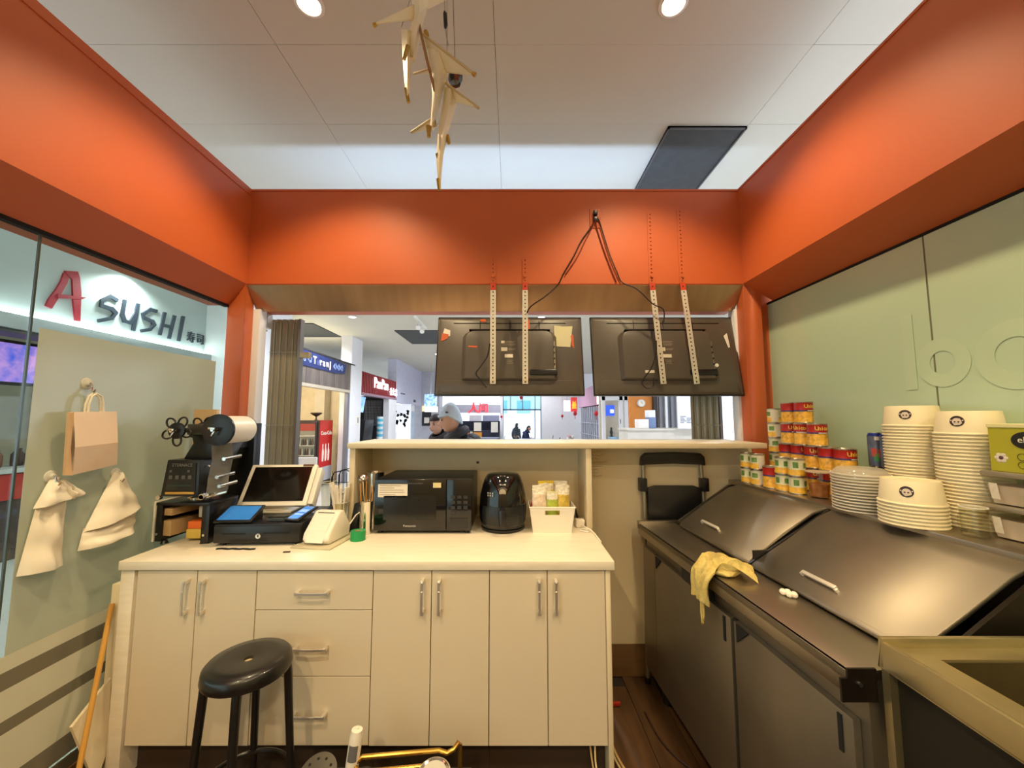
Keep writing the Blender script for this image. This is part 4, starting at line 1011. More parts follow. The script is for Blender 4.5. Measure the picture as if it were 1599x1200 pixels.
# food boxes and the green carton
def foodbox(z, label):
    f = root('food_container', label, 'container', (1.575, 1.185, z), R(4), 'lidded food containers')
    G().add(frus(-.065, -.075, .065, .075, 0.002, -.075, -.085, .075, .085, .085), [(3,2,1,0),(0,1,5,4),(1,2,6,5),(2,3,7,6),(3,0,4,7)]).done('tub', CLEAR, f)
    G().add(frus(-.060, -.07, .060, .07, 0.004, -.068, -.078, .068, .078, .06), [(3,2,1,0),(4,5,6,7),(0,1,5,4),(1,2,6,5),(2,3,7,6),(3,0,4,7)]).done('filling', mat('mauve_food', (214, 196, 178), .7, var=.15, scale=12), f)
    G().box(-.078, -.088, .085, .078, .088, .102).done('container_lid', mat('grey_lid', (150, 140, 118), .25, .3), f, .004)
    lb = G().prism([(-.0708, .046, .018), (-.0708, .066, .018), (-.0745, .069, .066), (-.0745, .049, .066)], (-.0008, 0, 0)).done('label', mat('label_white'), f)
foodbox(SH, 'lower lidded food container at the end of the shelf'); foodbox(SH+.1025, 'upper lidded food container under the green carton')
gb = root('tea_carton', 'lime green carton with a black oval logo on the food containers', 'carton', (1.585, 1.185, SH+.205), R(4))
G().box(-.062, -.085, 0, .062, .075, .135).done('carton_body', mat('lime_card', (176, 172, 40), .5, var=.04), gb, .001, 1)
G().box(-.064, -.087, .135, .064, .077, .147).done('carton_top', mat('pale_lime', (226, 220, 160), .5), gb, .001, 1)
g = G(); pts = [(-.0632, -.015+.036*math.cos(2*math.pi*k/28), .098+.026*math.sin(2*math.pi*k/28)) for k in range(28)]
lg = g.prism(pts, (.001, 0, 0)).done('logo_oval', mat('logo_black', (24, 22, 20), .5), gb)
text('elan', .026, mat('logo_print', (226, 224, 190), .5), lg, (-.0638, -.015, .099), TOMX, ext=.0004)
for k in range(4): G().lathe([(.0095, 0), (.0112, 0), (.0112, .0008), (.0095, .0008)], (-.0622, -.0+.0-.03*(k % 2), .048-.024*(k//2)), 16, rot=Matrix.Rotation(R(-90), 3, 'Y'), cap=False).done('icon_ring', mat('icon_dark', (96, 92, 30), .5), gb)
fl_ = G()
for k in range(6): a = R(60*k); fl_.ball((-.0625, .048+.010*math.cos(a), .042+.010*math.sin(a)), (.0008, .007, .006), 8)
fl_.done('flower_print', mat('label_white'), gb); G().ball((-.0632, .048, .042), (.0008, .006, .006), 8).done('flower_print', mat('flower_mauve', (96, 60, 70), .6), gb)
# ================================================================== FOLDED STEP LADDER BY THE HALF WALL
la = root('step_ladder', 'folded step ladder with black padded top leaning on the half wall', 'ladder', (1.0, 2.483, 0))
LAL = mat('ladder_grey', (150, 140, 116), .4, .6)
for x in (-.185, .185): G().tube([(x*1.08, -.04, .0), (x, -.025, .9), (x*.97, -.003, 1.29)], .0125, 10).done('side_rail', LAL, la)
g = G(); top = [(-.20, -.03, 1.255), (-.195, -.035, 1.31), (-.17, -.035, 1.333), (0, -.035, 1.338), (.17, -.035, 1.333), (.195, -.035, 1.31), (.20, -.03, 1.255), (.17, -.03, 1.262), (0, -.03, 1.268), (-.17, -.03, 1.262)]
g.prism(top, (0, .045, 0)).done('grip', BLACK, la, .006)
g = G(); g.prism([(-.165, -.038, .80), (.165, -.038, .80), (.165, -.035, 1.12), (.12, -.035, 1.135), (-.12, -.035, 1.135), (-.165, -.035, 1.12)], (0, .03, 0)).done('folded_step', BLACK, la, .006)
for x in (-.19, .19): G().box(x-.022, -.04, 1.10, x+.022, .01, 1.18).done('hinge', BLACK, la, .004)
for z in (.25, .5, .72): G().box(-.18, -.045, z, .18, -.018, z+.03).done('rung', LAL, la, .003)
for x in (-.2, .2): G().cyl((x, -.04, 0), (x, -.04, .03), .018, n=12).done('rubber_foot', BLACK, la)
# ================================================================== TELEVISIONS ON PERFORATED STRAPS
TVB = mat('tv_shell', (88, 81, 73), .35, var=.08, scale=3)
TVD = mat('tv_dark', (26, 24, 22), .3)
REM = mat('orange_smear', (206, 92, 44), .6)
def tv(px0, px1, label, extra):
    xm = (atY(px0, 555, 2.56).x+atY(px1, 555, 2.56).x)/2
    t = root('television', label, 'television', (xm, 2.53, 1.695), 0, 'televisions hung back to the kitchen', rot=(R(-10.5), 0, 0))
    w, h = .49, .555    # local: x across, y away from the kitchen, z up the panel
    G().prism([(-w, 0, 0), (w, 0, 0), (w, 0, h), (-w, 0, h)], (0, .022, 0)).done('screen_panel', TVD, t, .004)
    g = G(); g.add(frus(-w+.004, 0, w-.004, 0, 0, 0, 0, 0, 0, 0)[:0], [])
    def slope(x0, z0, x1, z1, ya, X0, Z0, X1, Z1, yb):
        return [(x0,ya,z0),(x1,ya,z0),(x1,ya,z1),(x0,ya,z1),(X0,yb,Z0),(X1,yb,Z0),(X1,yb,Z1),(X0,yb,Z1)]
    F6 = [(0,1,2,3),(7,6,5,4),(0,4,5,1),(1,5,6,2),(2,6,7,3),(3,7,4,0)]
    G().add(slope(-w+.006, .006, w-.006, h-.006, .0, -w+.035, .10, w-.035, h-.03, -.016), F6).done('rear_shell', TVB, t, .003, 1)
    G().add(slope(-w+.02, .008, w-.02, .10, -.002, -w+.06, .02, w-.06, .098, -.02), F6).done('speaker_bar', TVB, t, .003, 1)
    # raised electronics hump with rounded upper corners
    pts = [(-.315, .10), (.315, .10), (.315, .40), (.295, .43), (.265, .445), (-.265, .445), (-.295, .43), (-.315, .40)]
    pin = [(x*.92, z*.95+.012) for x, z in pts]; n = len(pts)
    g = G().add([(x, -.014, z) for x, z in pts]+[(x, -.048, z) for x, z in pin], [list(range(n, 2*n))]+[(i, (i+1) % n, n+(i+1) % n, n+i) for i in range(n)])
    hp = g.done('electronics_hump', TVB, t, .003, 2)
    G().box(-.27, -.0495, .44, .27, -.0150, .446).box(-.38, -.018, .50, .38, -.0155, .504).done('vent_slot', TVD, t)
    for x in (-.2, 0, .2): G().box(x-.002, -.018, .46, .002+x, -.015, .52).done('shell_seam', TVD, t)
    lb = mat('label_white')
    G().box(-.055, -.0496, .345, -.032, -.0482, .362).done('rating_label', lb, hp)
    G().box(-.055, -.0496, .29, -.015, -.0482, .316).done('rating_label', lb, hp)
    G().box(-.032, -.0496, .245, .022, -.0482, .268).done('rating_label', lb, hp)
    pr_ = mat('label_print', (150, 140, 126), .6)
    g = G()
    for z, x0, x1 in ((.355, -.028, .04), (.347, -.028, .03), (.338, -.05, .04), (.330, -.05, .03), (.305, -.012, .04), (.298, -.012, .03), (.225, -.02, .02), (.215, -.016, .016), (.205, -.022, .022)): g.box(x0, -.0492, z, x1, -.0482, z+.003)
    p_ = g.done('label_print', pr_, hp); p_['kind'] = 'stuff'
    G().box(.285, -.047, .17, .30, -.03, .36).done('connector_strip', mat('port_silver', (150, 144, 130), .35, .7), hp)
    G().box(.13, -.056, .125, .31, -.03, .165).done('cable_box', BLACK, hp, .006)
    for k in range(4): G().cyl((.2925, -.047, .20+k*.04), (.2925, -.053, .20+k*.04), .005, n=10).done('port', TVD, hp)
    if extra == 1:
        G().prism([(-.455, -.0165, .40), (-.40, -.0165, .41), (-.40, -.0165, .45), (-.44, -.0165, .465)], (0, -.0012, 0)).done('torn_paper', PAPER, t)
        G().prism([(-.46, -.0170, .37), (-.415, -.0178, .39), (-.41, -.0178, .42), (-.455, -.0178, .43)], (0, -.0012, 0)).done('paint_smear', REM, t)
        G().prism([(.31, -.0165, .335), (.405, -.0165, .33), (.425, -.0165, .48), (.36, -.0165, .478), (.30, -.0165, .485), (.30, -.0165, .43)], (0, -.0012, 0)).done('torn_paper', mat('pale_green_paper', (214, 210, 170), .8), t)
        G().prism([(.415, -.0178, .34), (.43, -.0165, .32), (.428, -.0165, .42), (.41, -.0178, .41)], (0, -.0012, 0)).done('paint_smear', REM, t)
        G().prism([(-.20, -.0165, .515), (-.16, -.0165, .51), (-.165, -.0165, .532), (-.20, -.0165, .53)], (0, -.002, 0)).done('paint_smear', REM, t)
        G().prism([(.10, -.0165, .45), (.135, -.0165, .45), (.135, -.0165, .53), (.105, -.0165, .525)], (0, -.002, 0)).done('paint_smear', REM, t)
        G().prism([(-.275, -.0485, .318), (-.215, -.0485, .315), (-.21, -.0485, .325), (-.27, -.0485, .328)], (0, -.001, 0)).done('paint_smear', REM, t)
    else:
        G().prism([(.40, -.0165, .41), (.425, -.0165, .43), (.432, -.0165, .33), (.42, -.0165, .325)], (0, -.0012, 0)).done('torn_paper', PAPER, t)
        G().box(-.16, -.0500, .14, -.10, -.0485, .158).done('paper_tab', lb, hp)
        G().cyl((.305, -.035, .19), (.305, -.058, .19), .012, n=12).done('white_plug', PLASTW, hp)
    return t, xm
t1, xm1 = tv(679.5, 912, 'television seen from behind with orange paint smears and torn paper', 1)
t2, xm2 = tv(925, 1156, 'television seen from behind with a dangling lead, next to the orange post', 2)
# perforated straps: plate on the beam painted orange, lower part bare
STRAPM = mat('zinc_strap', (216, 212, 198), .4, .3, var=.06)
def perf(p0, p1, w, t, m, name, parent, pitch=.0255):
    p0 = Vector(p0); p1 = Vector(p1); L = (p1-p0).length; d = (p1-p0)/L; n = int(L/pitch); pt_ = L/n
    across = Vector((1, 0, 0)); across = (across-d*across.dot(d)).normalized(); nrm = across.cross(d).normalized()
    if nrm.y > 0: nrm = -nrm
    g = G(); r = .0058
    for k in range(n):
        c = p0+d*(pt_*(k+.5)); sq = []; oc = []
        for i in range(8):
            a = math.pi/8+i*math.pi/4; oc.append(c+across*(r*math.cos(a))+d*(r*math.sin(a)))
        cor = [c+across*(sx*w/2)+d*(sy*pt_/2) for sx, sy in ((1, 1), (-1, 1), (-1, -1), (1, -1))]
        for off in (0, 1):
            o_ = nrm*t*off; V = [v+o_ for v in cor+oc]
            F = [(0, 1, 6, 5), (1, 2, 8, 7), (2, 3, 10, 9), (3, 0, 4, 11), (0, 5, 4), (1, 7, 6), (2, 9, 8), (3, 11, 10)]
            g.add(V, F if off else [f[::-1] for f in F])
        b = len(g.v)
        V = oc+[v+nrm*t for v in oc]; g.add(V, [(i, (i+1) % 8, 8+(i+1) % 8, 8+i) for i in range(8)])
    for sx in (1, -1):
        e = across*(sx*w/2); g.add([p0+e, p1+e, p1+e+nrm*t, p0+e+nrm*t], [(0, 1, 2, 3)])
    return g.done(name, m, parent)
for i, (x0, x1, ztop, lab) in enumerate(((-.124, -.121, 2.60, 'perforated metal strap on the smeared television, beside its loose lead'), (.086, .084, 2.60, 'perforated metal strap on the smeared television, beside the long hanging cord'),
        (.918, .955, 2.915, 'perforated metal strap on the television by the post, carrying the tied lead'), (1.118, 1.165, 2.935, 'perforated metal strap closest to the orange post'))):
    s = root('hanging_strap', lab, 'strap', (0, 0, 0), 0, 'television straps')
    perf((x0, 2.4985, ztop), (x0, 2.4985, ZB+.006), .036, .003, ORANGE, 'painted_strip', s)
    perf((x0, 2.4955, ZB+.004), (x0+(x1-x0)*.1, 2.494, ZB-.045), .036, .003, mat('orange_red_paint', (196, 62, 34), .5), 'painted_end', s)
    perf((x0+(x1-x0)*.1, 2.494, ZB-.046), (x1, 2.452, 1.765), .036, .003, STRAPM, 'bare_strip', s)
    for z in (ZB+.05, 1.79): G().cyl((x0 if z > 2 else x1, 2.495 if z > 2 else 2.452, z), (x0 if z > 2 else x1, 2.487 if z > 2 else 2.444, z), .009, n=12).done('bolt', ORANGE if z > 2 else CHROME, s)
# power outlet and cords
ou = root('wall_outlet', 'orange painted double outlet with two black plugs on the back beam', 'outlet', (.553, YB, 2.884))
G().box(-.036, -.006, -.075, .036, 0, .06).done('cover_plate', ORANGE, ou, .003)
for z in (.022, -.022): G().box(-.014, -.03, z-.016, .014, -.006, z+.016).done('plug', BLACK, ou, .004)
def cord(pts, r, m, label, name='cord'):
    P = [Vector(p) for p in pts]; out = []
    for i in range(len(P)-1):
        p0, p1, p2, p3 = P[max(i-1, 0)], P[i], P[i+1], P[min(i+2, len(P)-1)]
        for k in range(6):
            t = k/6; out.append(.5*((2*p1)+(-p0+p2)*t+(2*p0-5*p1+4*p2-p3)*t*t+(-p0+3*p1-3*p2+p3)*t*t*t))
    out.append(P[-1])
    return tag(G().tube(out, r, 8).done(name, m), label, 'cord')
CORD = mat('dark_cord', (44, 22, 18), .5)
adopt(cord([(.55, 2.475, 2.86), (.53, 2.488, 2.82), (.46, 2.488, 2.72), (.41, 2.488, 2.62), (.34, 2.486, 2.50), (.30, 2.486, 2.42), (.22, 2.47, 2.34), (.115, 2.46, 2.26), (.09, 2.52, 2.20)], .0045, CORD, 'dark cord running down from the outlet to the smeared television'), ou)
adopt(cord([(.55, 2.472, 2.862), (.525, 2.494, 2.80), (.475, 2.494, 2.70), (.425, 2.494, 2.60), (.35, 2.49, 2.49)], .004, mat('orange_cord', (130, 44, 24), .5), 'second reddish cord twisted with the dark one below the outlet'), ou)
adopt(cord([(.555, 2.475, 2.885), (.58, 2.488, 2.85), (.605, 2.488, 2.76), (.645, 2.488, 2.62), (.69, 2.488, 2.50), (.722, 2.488, 2.435), (.80, 2.45, 2.38), (.90, 2.445, 2.28), (.965, 2.44, 2.24), (.972, 2.46, 2.16)], .004, CORD, 'dark cord sloping from the outlet toward the post side television'), ou)
adopt(cord([(.552, 2.475, 2.85), (.565, 2.494, 2.80), (.60, 2.494, 2.68), (.64, 2.494, 2.56), (.685, 2.494, 2.44)], .004, mat('orange_cord'), 'reddish cord painted over on the beam beside the sloping one'), ou)
adopt(cord([(-.14, 2.445, 2.02), (-.155, 2.435, 1.94), (-.20, 2.43, 1.87), (-.225, 2.43, 1.83), (-.20, 2.445, 1.79), (-.16, 2.45, 1.74)], .0042, BLACK, 'black lead hanging loose behind the smeared television'), t1)
adopt(cord([(.915, 2.445, 2.04), (.905, 2.43, 1.95), (.87, 2.425, 1.86), (.825, 2.425, 1.80), (.81, 2.425, 1.765), (.84, 2.425, 1.735), (.88, 2.425, 1.75), (.885, 2.43, 1.80)], .0042, BLACK, 'black lead looped behind the post side television'), t2)
# ================================================================== FOLDING GATES
GATE = mat('gate_bronze', (152, 147, 130), .4, .4, var=.1, scale=3)
def gate(x0, x1, y, n, ztop, label, tilt):
    r = root('folding_gate', label, 'gate', ((x0+x1)/2, y, 0), 0, 'folding gates of the serving hatch')
    w = (x1-x0)
    for k in range(n):
        x = -w/2+w*(k+.5)/n; a = .62*(-1)**k
        g = G(); g.obb((0, 0, ztop/2), (w/n*1.02, .006, ztop), (0, 0, a)); g.cyl((-w/n*.5, 0, .01), (-w/n*.5, 0, ztop-.02), .007, n=8)
        o = g.done('slat', GATE, r); o.location = (x, 0, 0); o.rotation_euler = (0, tilt, 0)
    for z in (.5, 1.02, 1.5, 2.02):
        G().tube([(-w/2, -.02, z), (w/2, -.02, z)], .003, 6).done('link_bar', mat('link_steel', (170, 166, 150), .3, .9), r)
    G().box(w/2, -.02, 0, w/2+.018, .03, ztop).done('lead_post', mat('gate_post', (128, 122, 116), .4, .6), r)
    G().box(w/2+.018, -.02, 1.98, w/2+.085, .02, 2.02).done('lock_bracket', mat('bracket_tan', (170, 156, 124), .4, .4), r, .002)
gate(-1.735, -1.535, 2.78, 9, 2.262, 'bronze folding gate bunched beside the cup sealing machine', 0)
gate(1.285, 1.475, 2.80, 8, 2.262, 'bronze folding gate bunched behind the post side television', 0)
tr_ = root('gate_track', 'steel track bracket under the beam for the folding gate', 'track', (-1.76, 2.69, 2.283))
G().box(0, 0, -.10, .045, .06, 0).done('bracket', mat('track_white', (200, 198, 196), .4), tr_, .002)
G().box(-.02, -.02, -.13, .05, .0, -.122).done('pin', CHROME, tr_)
# ================================================================== HANGING BIRD LAMP
BIRD = mat('bird_resin', (242, 232, 198), .35, var=.04)
WOODR = wood('rod_wood', (166, 124, 74), (140, 100, 56), 6, (1, 1, .2))
TIPG = mat('gold_tip', (186, 150, 70), .3, .6)
def bird(label, body, keel, wings, tips, hang):
    c = body[0]; b = root('bird_lamp', label, 'hanging lamp', c, 0, 'hanging bird lamps'); o = Vector(c)
    # body: two facets meeting in a keel, closed by a back
    L = [Vector(p)-o for p in body]; K = [Vector(p)-o for p in keel]
    g = G(); n = len(L)//2; lf, rt = L[:n], L[n:][::-1]
    vs = lf+rt+K; m = n
    back = [Vector((0, .035, 0))+(a+b2)/2 for a, b2 in zip(lf, rt)]; vs += back
    for i in range(n-1):
        g_ = [(i, i+1, 2*n+i+1, 2*n+i), (2*n+i, 2*n+i+1, n+i+1, n+i), (n+i, n+i+1, 3*n+i+1, 3*n+i), (3*n+i, 3*n+i+1, i+1, i)]
        g.add(vs, g_) if i == 0 else g.f.extend([list(f) for f in g_]) or g.m.extend([0]*4)
    g.f += [[0, 2*n, n, 3*n], [n-1, 3*n+n-1, n+n-1, 2*n+n-1]]; g.m += [0, 0]
    g.done('body', BIRD, b, angle=25)
    for w in wings:
        P = [Vector(p)-o for p in w]; nv = (P[1]-P[0]).cross(P[2]-P[0]).normalized()*.006
        wg = G().prism(P, nv).done('wing', BIRD, b, .0015, 1)
        G().tube([P[0], P[1]], .005, 8).done('wing_spar', mat('pale_spar', (206, 184, 136), .5), wg)
    for a, d in tips: G().tube([Vector(a)-o, Vector(d)-o], [.009, .007], 6).done('gilt_tip', TIPG, b)
    for a, d in hang: G().tube([Vector(a)-o, Vector(d)-o], .0012, 5).done('hanging_wire', mat('fine_wire', (150, 140, 120), .4, .6), b)
def A(px, py, Y=1.45): return atY(px, py, Y)
bird('upper pale bird shaped lamp with one long spread wing and drooping tail',
     [A(640, -20), A(645, 20), A(638, 60), A(641, 90), A(656, 90), A(668, 40), A(690, 5), A(690, -25)][:4]+[A(647, 90), A(660, 40), A(668, 10), A(672, -25)],
     [A(655, -22, 1.40), A(655, 20, 1.39), A(650, 55, 1.40), A(645, 90, 1.43)],
     [[A(655, 5), A(583, 40, 1.35), A(600, 36, 1.36), A(645, 32, 1.44)], [A(665, -10), A(760, -40, 1.55), A(740, -20, 1.55), A(668, 15, 1.46)]],
     [(A(664, 49), A(668, 56)), (A(583, 40, 1.35), A(588, 38, 1.35))], [(A(655, -15), Vector((-.36, 1.45, 3.6)))])
bird('slim pendant tail piece with gilt clip and tip hanging from the upper bird lamp',
     [A(626, 45), A(629, 95), A(632, 135), A(634, 150), A(638, 150), A(640, 125), A(642, 90), A(646, 50)],
     [A(636, 46, 1.42), A(636, 92, 1.42), A(636, 130, 1.43), A(636, 150, 1.44)],
     [], [(A(634, 139), A(638, 160)), (A(637, 72, 1.41), A(631, 93, 1.41))], [(A(627, 42), A(640, 0)), (A(640, 0), Vector((-.40, 1.45, 3.6)))])
bird('middle pale bird shaped lamp on a wooden rod with a wide pointed wing',
     [A(668, 75), A(672, 110), A(675, 150), A(672, 196), A(676, 196), A(690, 150), A(700, 115), A(690, 85)],
     [A(680, 78, 1.40), A(685, 112, 1.38), A(683, 150, 1.39), A(674, 196, 1.43)],
     [[A(661, 54), A(742, 117, 1.36), A(733, 117, 1.37), A(694, 112, 1.44), A(672, 100, 1.45)], [A(680, 105, 1.46), A(646, 115, 1.55), A(652, 111, 1.55), A(676, 116, 1.46)]],
     [(A(668, 197), A(670, 214)), (A(742, 117, 1.36), A(738, 114, 1.36))], [(A(700, 72), A(695, 44)), (A(695, 20), Vector((-.29, 1.45, 3.6)))])
bird('lowest pale bird shaped lamp with gilt tips, above the orange back beam',
     [A(694, 135), A(691, 165), A(684, 205), A(681, 250), A(684, 282), A(687, 282), A(692, 245), A(700, 205), A(712, 165), A(706, 140)],
     [A(702, 138, 1.41), A(701, 165, 1.39), A(692, 205, 1.40), A(686, 248, 1.43), A(685, 282, 1.45)],
     [[A(696, 130), A(747, 169, 1.36), A(738, 164, 1.37), A(712, 158, 1.43)], [A(680, 182, 1.46), A(642, 207, 1.54), A(652, 204, 1.54), A(682, 196, 1.46)]],
     [(A(683, 241), A(687, 256)), (A(684.5, 280), A(686, 297)), (A(698, 212), A(701, 224)), (A(671, 198), A(669, 214))], [(A(698, 132), Vector((-.27, 1.45, 3.6)))])
rd = tag(G().tube([A(653, 32, 1.42), A(666, 90, 1.42), A(679, 142, 1.42)], .0055, 8).done('mobile_rod', WOODR), 'thin brown wooden rod linking the bird lamps', 'rod')
wt_ = tag(G().tube([A(694, 18), A(695, 22), A(696, 40), A(695, 44)], [.004, .0085, .008, .004], 10).done('counterweight', BLACK), 'small black counterweight on a wire beside the bird lamps', 'weight')
kn = root('cable_canopy', 'black faceted knob behind the middle bird lamp', 'knob', A(711, 122, 1.5))
G().lathe([(0, -.03), (.022, -.026), (.03, -.008), (.03, .012), (.02, .026), (0, .028)], n=8).done('knob_body', BLACKG, kn, angle=10)
G().tube([(0, 0, .02), (-.01, -.01, .3), (-.02, -.02, 3.6-A(711, 122, 1.5).z)], .0012, 5).done('wire', BLACK, kn)
# fine line joints are in the ceiling boards; thin nylon line below the wing
# ================================================================== THE MALL OUTSIDE
def stroke(g, pts, w, plane, thick, m=0):
    for i in range(len(pts)-1):
        a, b = Vector(pts[i]), Vector(pts[i+1]); d = (b-a).normalized(); n = Vector((-d.y, d.x))
        w0 = w*(1+.12*math.sin(i*2.1)); e = w*.28
        a2, b2 = a-d*e, b+d*e
        q = [plane(*(a2+n*w0/2)), plane(*(b2+n*w0*.45)), plane(*(b2-n*w0/2)), plane(*(a2-n*w0*.5))]
        g.prism(q, Vector(thick)*(1+.06*(i+len(g.f)*.01)), m)
# ---- sushi shop across the side aisle
SX = -5.5
FASC = mat('fascia_grey_white', (196, 202, 204), .5, var=.02)
sh = root('sushi_storefront', 'white sushi shop front with a lit sign beyond the side glass', 'storefront', (SX, 4.0, 0))
def S(px, py, X=SX): v = atX(px, py, X); return Vector((v.x-SX, v.y-4.0, v.z))
zl = atX(160, 522, SX).z
G().box(-.25, -3.6, zl+.02, 0, 2.9, 3.6).done('fascia', FASC, sh)
G().box(-.25, -3.6, zl-.16, .14, 2.9, zl).done('lower_ledge', mat('ledge_grey', (176, 180, 184), .5), sh, .004)
G().box(-.25, -3.6, zl-.20, .10, 2.9, zl-.165).done('dark_reveal', mat('reveal_dark', (70, 70, 74), .5), sh)
G().box(.03, -3.2, zl+.004, .07, 2.85, zl+.03).done('led_strip', mat('led_white', (240, 248, 255), .4, emit=14.), sh)
pl_ = lambda x, y: S(x/4.569, 340+y/4.569)
REDL = mat('sign_red', (170, 30, 52), .5); NAVY = mat('sign_charcoal', (52, 60, 74), .5)
T_ = (.02, 0, 0)
g = G()
for poly in ([(445,395),(490,400),(470,470),(430,540),(360,650),(315,630),(335,585),(385,520),(425,455)], [(450,380),(545,385),(560,430),(570,540),(562,740),(527,735),(512,600),(505,440),(480,420)], [(400,545),(605,570),(575,582),(400,575)]): g.prism([pl_(*p) for p in poly], (.02+.0002*len(g.f), 0, 0))
g.done('letter', REDL, sh)
for strokes, w in (([[(830,590),(785,562),(722,592),(716,628),(790,652),(818,682),(788,718),(700,735)]], 26), ([[(885,592),(866,690),(882,738),(925,752),(955,700)], [(978,620),(945,800)]], 26),
        ([[(1110,668),(1070,655),(1014,690),(1018,716),(1080,740),(1094,766),(1063,798),(1005,808)]], 23), ([[(1170,682),(1136,832)], [(1240,705),(1202,858)], [(1150,768),(1222,782)]], 23), ([[(1302,710),(1270,875)]], 23)):
    g = G()
    for s_ in strokes: stroke(g, s_, w, pl_, T_)
    g.done('letter', NAVY, sh)
for k, ch in enumerate('寿司'):
    c = pl_(1352+k*66, 858+k*14); text(ch, .20, NAVY, sh, (c.x+.012, c.y+.02, c.z), TOX, name='letter', ext=.01, sx=.9)
# inside of the shop: back wall, television, shelf, counter
G().box(-2.2, -3.6, 0, -2.1, 2.9, 3.59).done('back_wall', mat('shop_cream', (214, 204, 178), .7), sh)
G().box(-2.1, 2.8, 0, -.26, 2.9, 3.59).done('side_wall', MALLW, sh)
G().box(-.5, -3.6, 0, .0, 2.8, .95).done('shop_counter', mat('counter_dark', (70, 52, 46), .5), sh)
G().box(-.52, -3.6, .95, .04, 2.8, 1.0).done('counter_ledge', mat('ledge_pale', (190, 188, 184), .4), sh)
G().box(.0, -3.4, .66, .02, 1.4, .94).done('red_board', mat('shop_red', (176, 44, 32), .5), sh)
tvs = root('menu_screen', 'wall screen with a blue and pink picture inside the sushi shop', 'screen', (-6.3, 4.42, 1.96))
G().box(0, -.75, 0, .06, .75, .56).done('bezel', BLACK, tvs, .004)
def patchmat(name, a, b, e, sc):
    m = mat(name, a, .3, emit=e, scale=sc); rp = [n for n in m.node_tree.nodes if n.type == 'VALTORGB'][0]
    rp.color_ramp.elements[0].color = lin(a)+(1,); rp.color_ramp.elements[1].color = lin(b)+(1,); return m
G().box(.06, -.70, .04, .064, .70, .52).done('picture', patchmat('screen_picture', (60, 90, 220), (214, 150, 220), .9, 7), tvs)
for k in range(14):
    y = 2.6+k*.2; c_ = [(60, 34, 26), (170, 50, 36), (206, 170, 60), (40, 36, 40), (120, 70, 50)][k % 5]
    o = G().lathe([(0, 0), (.05, 0), (.055, .02), (.055, .13), (.03, .17), (.03, .2), (0, .2)], n=14).done('sauce_bottle', mat('bottle_%d' % (k % 5), c_, .3)); o.location = (-5.75, y, 1.001)
    tag(o, 'dark sauce bottle on the sushi shop counter', 'bottle', 'bottles on the sushi counter')
struct(G().box(-7.7, 6.9, 0, -4.0, 7.0, 3.6).done('wall_mall_side', MALLW))
# ---- blue fascia shop
TX = -4.0
ts = root('corner_shop', 'shop with grey wood fascia and blue patterned sign band', 'storefront', (TX, 7.0, 0))
PLK = [wood('weathered_a', (128, 116, 108), (104, 94, 88), 5, (1, 9, .6), .7), wood('weathered_b', (116, 106, 102), (92, 84, 80), 5, (1, 9, .6), .7)]
for k in range(16):
    y0 = .01+k*.177; G().box(-.12, y0, 2.235, random.uniform(-.004, .004), y0+.174, 2.87).done('fascia_board', PLK[k % 2], ts)
G().box(-.02, 0, 2.87, .02, 2.84, 2.90).done('top_trim', mat('trim_dark', (54, 48, 50), .5), ts)
G().box(-.14, 0, 2.17, .01, 2.84, 2.233).done('lower_trim', mat('trim_cream', (196, 184, 164), .5), ts)
bb = G().prism([(.006, .0, 2.56), (.006, 0, 2.865), (.006, 1.95, 2.85), (.006, 2.32, 2.82), (.006, 2.25, 2.60), (.006, 1.8, 2.56)], (.012, 0, 0)).done('blue_band', mat('band_blue', (38, 50, 104), .5, var=.15, scale=8), ts)
ST = mat('scroll_white', (150, 170, 220), .6)
for k, y in enumerate((.18, .40, .62, 1.72, 1.9, 2.06)):
    g = G()
    for q in range(3):
        pts = [(.022, y+(.03+.012*t)*math.cos(t+q*2.1), 2.71+(.03+.012*t)*math.sin(t+q*2.1)) for t in [i*.45 for i in range(9)]]
        g.tube(pts, .008, 5)
    g.done('scroll_ornament', ST, ts)
for ch, y in (('T', .80), ('r', 1.05), ('a', 1.19), ('n', 1.35), ('j', 1.48)): text(ch, .21, mat('letter_cream', (232, 222, 206), .5), ts, (.024, y, 2.71), TOX, name='letter', ext=.008, bold=.006)
text('u', .2, mat('letter_faint', (96, 110, 168), .5), ts, (.022, .93, 2.70), TOX, name='letter', ext=.003)
CRI = mat('shop_wall_cream', (236, 222, 190), .7)
G().box(-2.0, 0, 0, -1.9, 3.3, 3.0).done('back_wall', CRI, ts)
G().box(-1.9, 3.2, 0, -.05, 3.3, 2.6).done('end_wall', CRI, ts)
G().box(-2.0, 0, 2.6, -.14, 3.3, 2.66).done('shop_ceiling', CRI, ts)
G().box(-1.0, 2.9, 1.5, -.75, 3.2, 2.6).done('duct', mat('duct_cream', (214, 204, 180), .6), ts)
G().box(-.08, 2.50, 0, .0, 2.62, 2.2).done('door_jamb', mat('jamb_grey', (120, 122, 132), .4, .4), ts)
l = bpy.data.lights.new('shop_lamp', 'POINT'); l.energy = 45; l.color = (1, .88, .68); l.shadow_soft_size = .15
lo = bpy.data.objects.new('shop_lamp', l); COL.objects.link(lo); lo.location = (-5.0, 8.2, 2.4)
struct(G().box(-4.25, 9.62, 0, -3.98, 10.3, 3.6).done('trim_8', MALLW, bevel=.005))
sw = root('wall_switch', 'small white panel with two dark slots on the mall pillar', 'switch', (-3.98, 10.1, 1.5))
G().box(0, -.09, -.12, .015, .09, .12).done('plate', PLASTW, sw); 
for y in (-.03, .03): G().box(.015, y-.01, -.07, .018, y+.01, .07).done('slot', BLACK, sw)
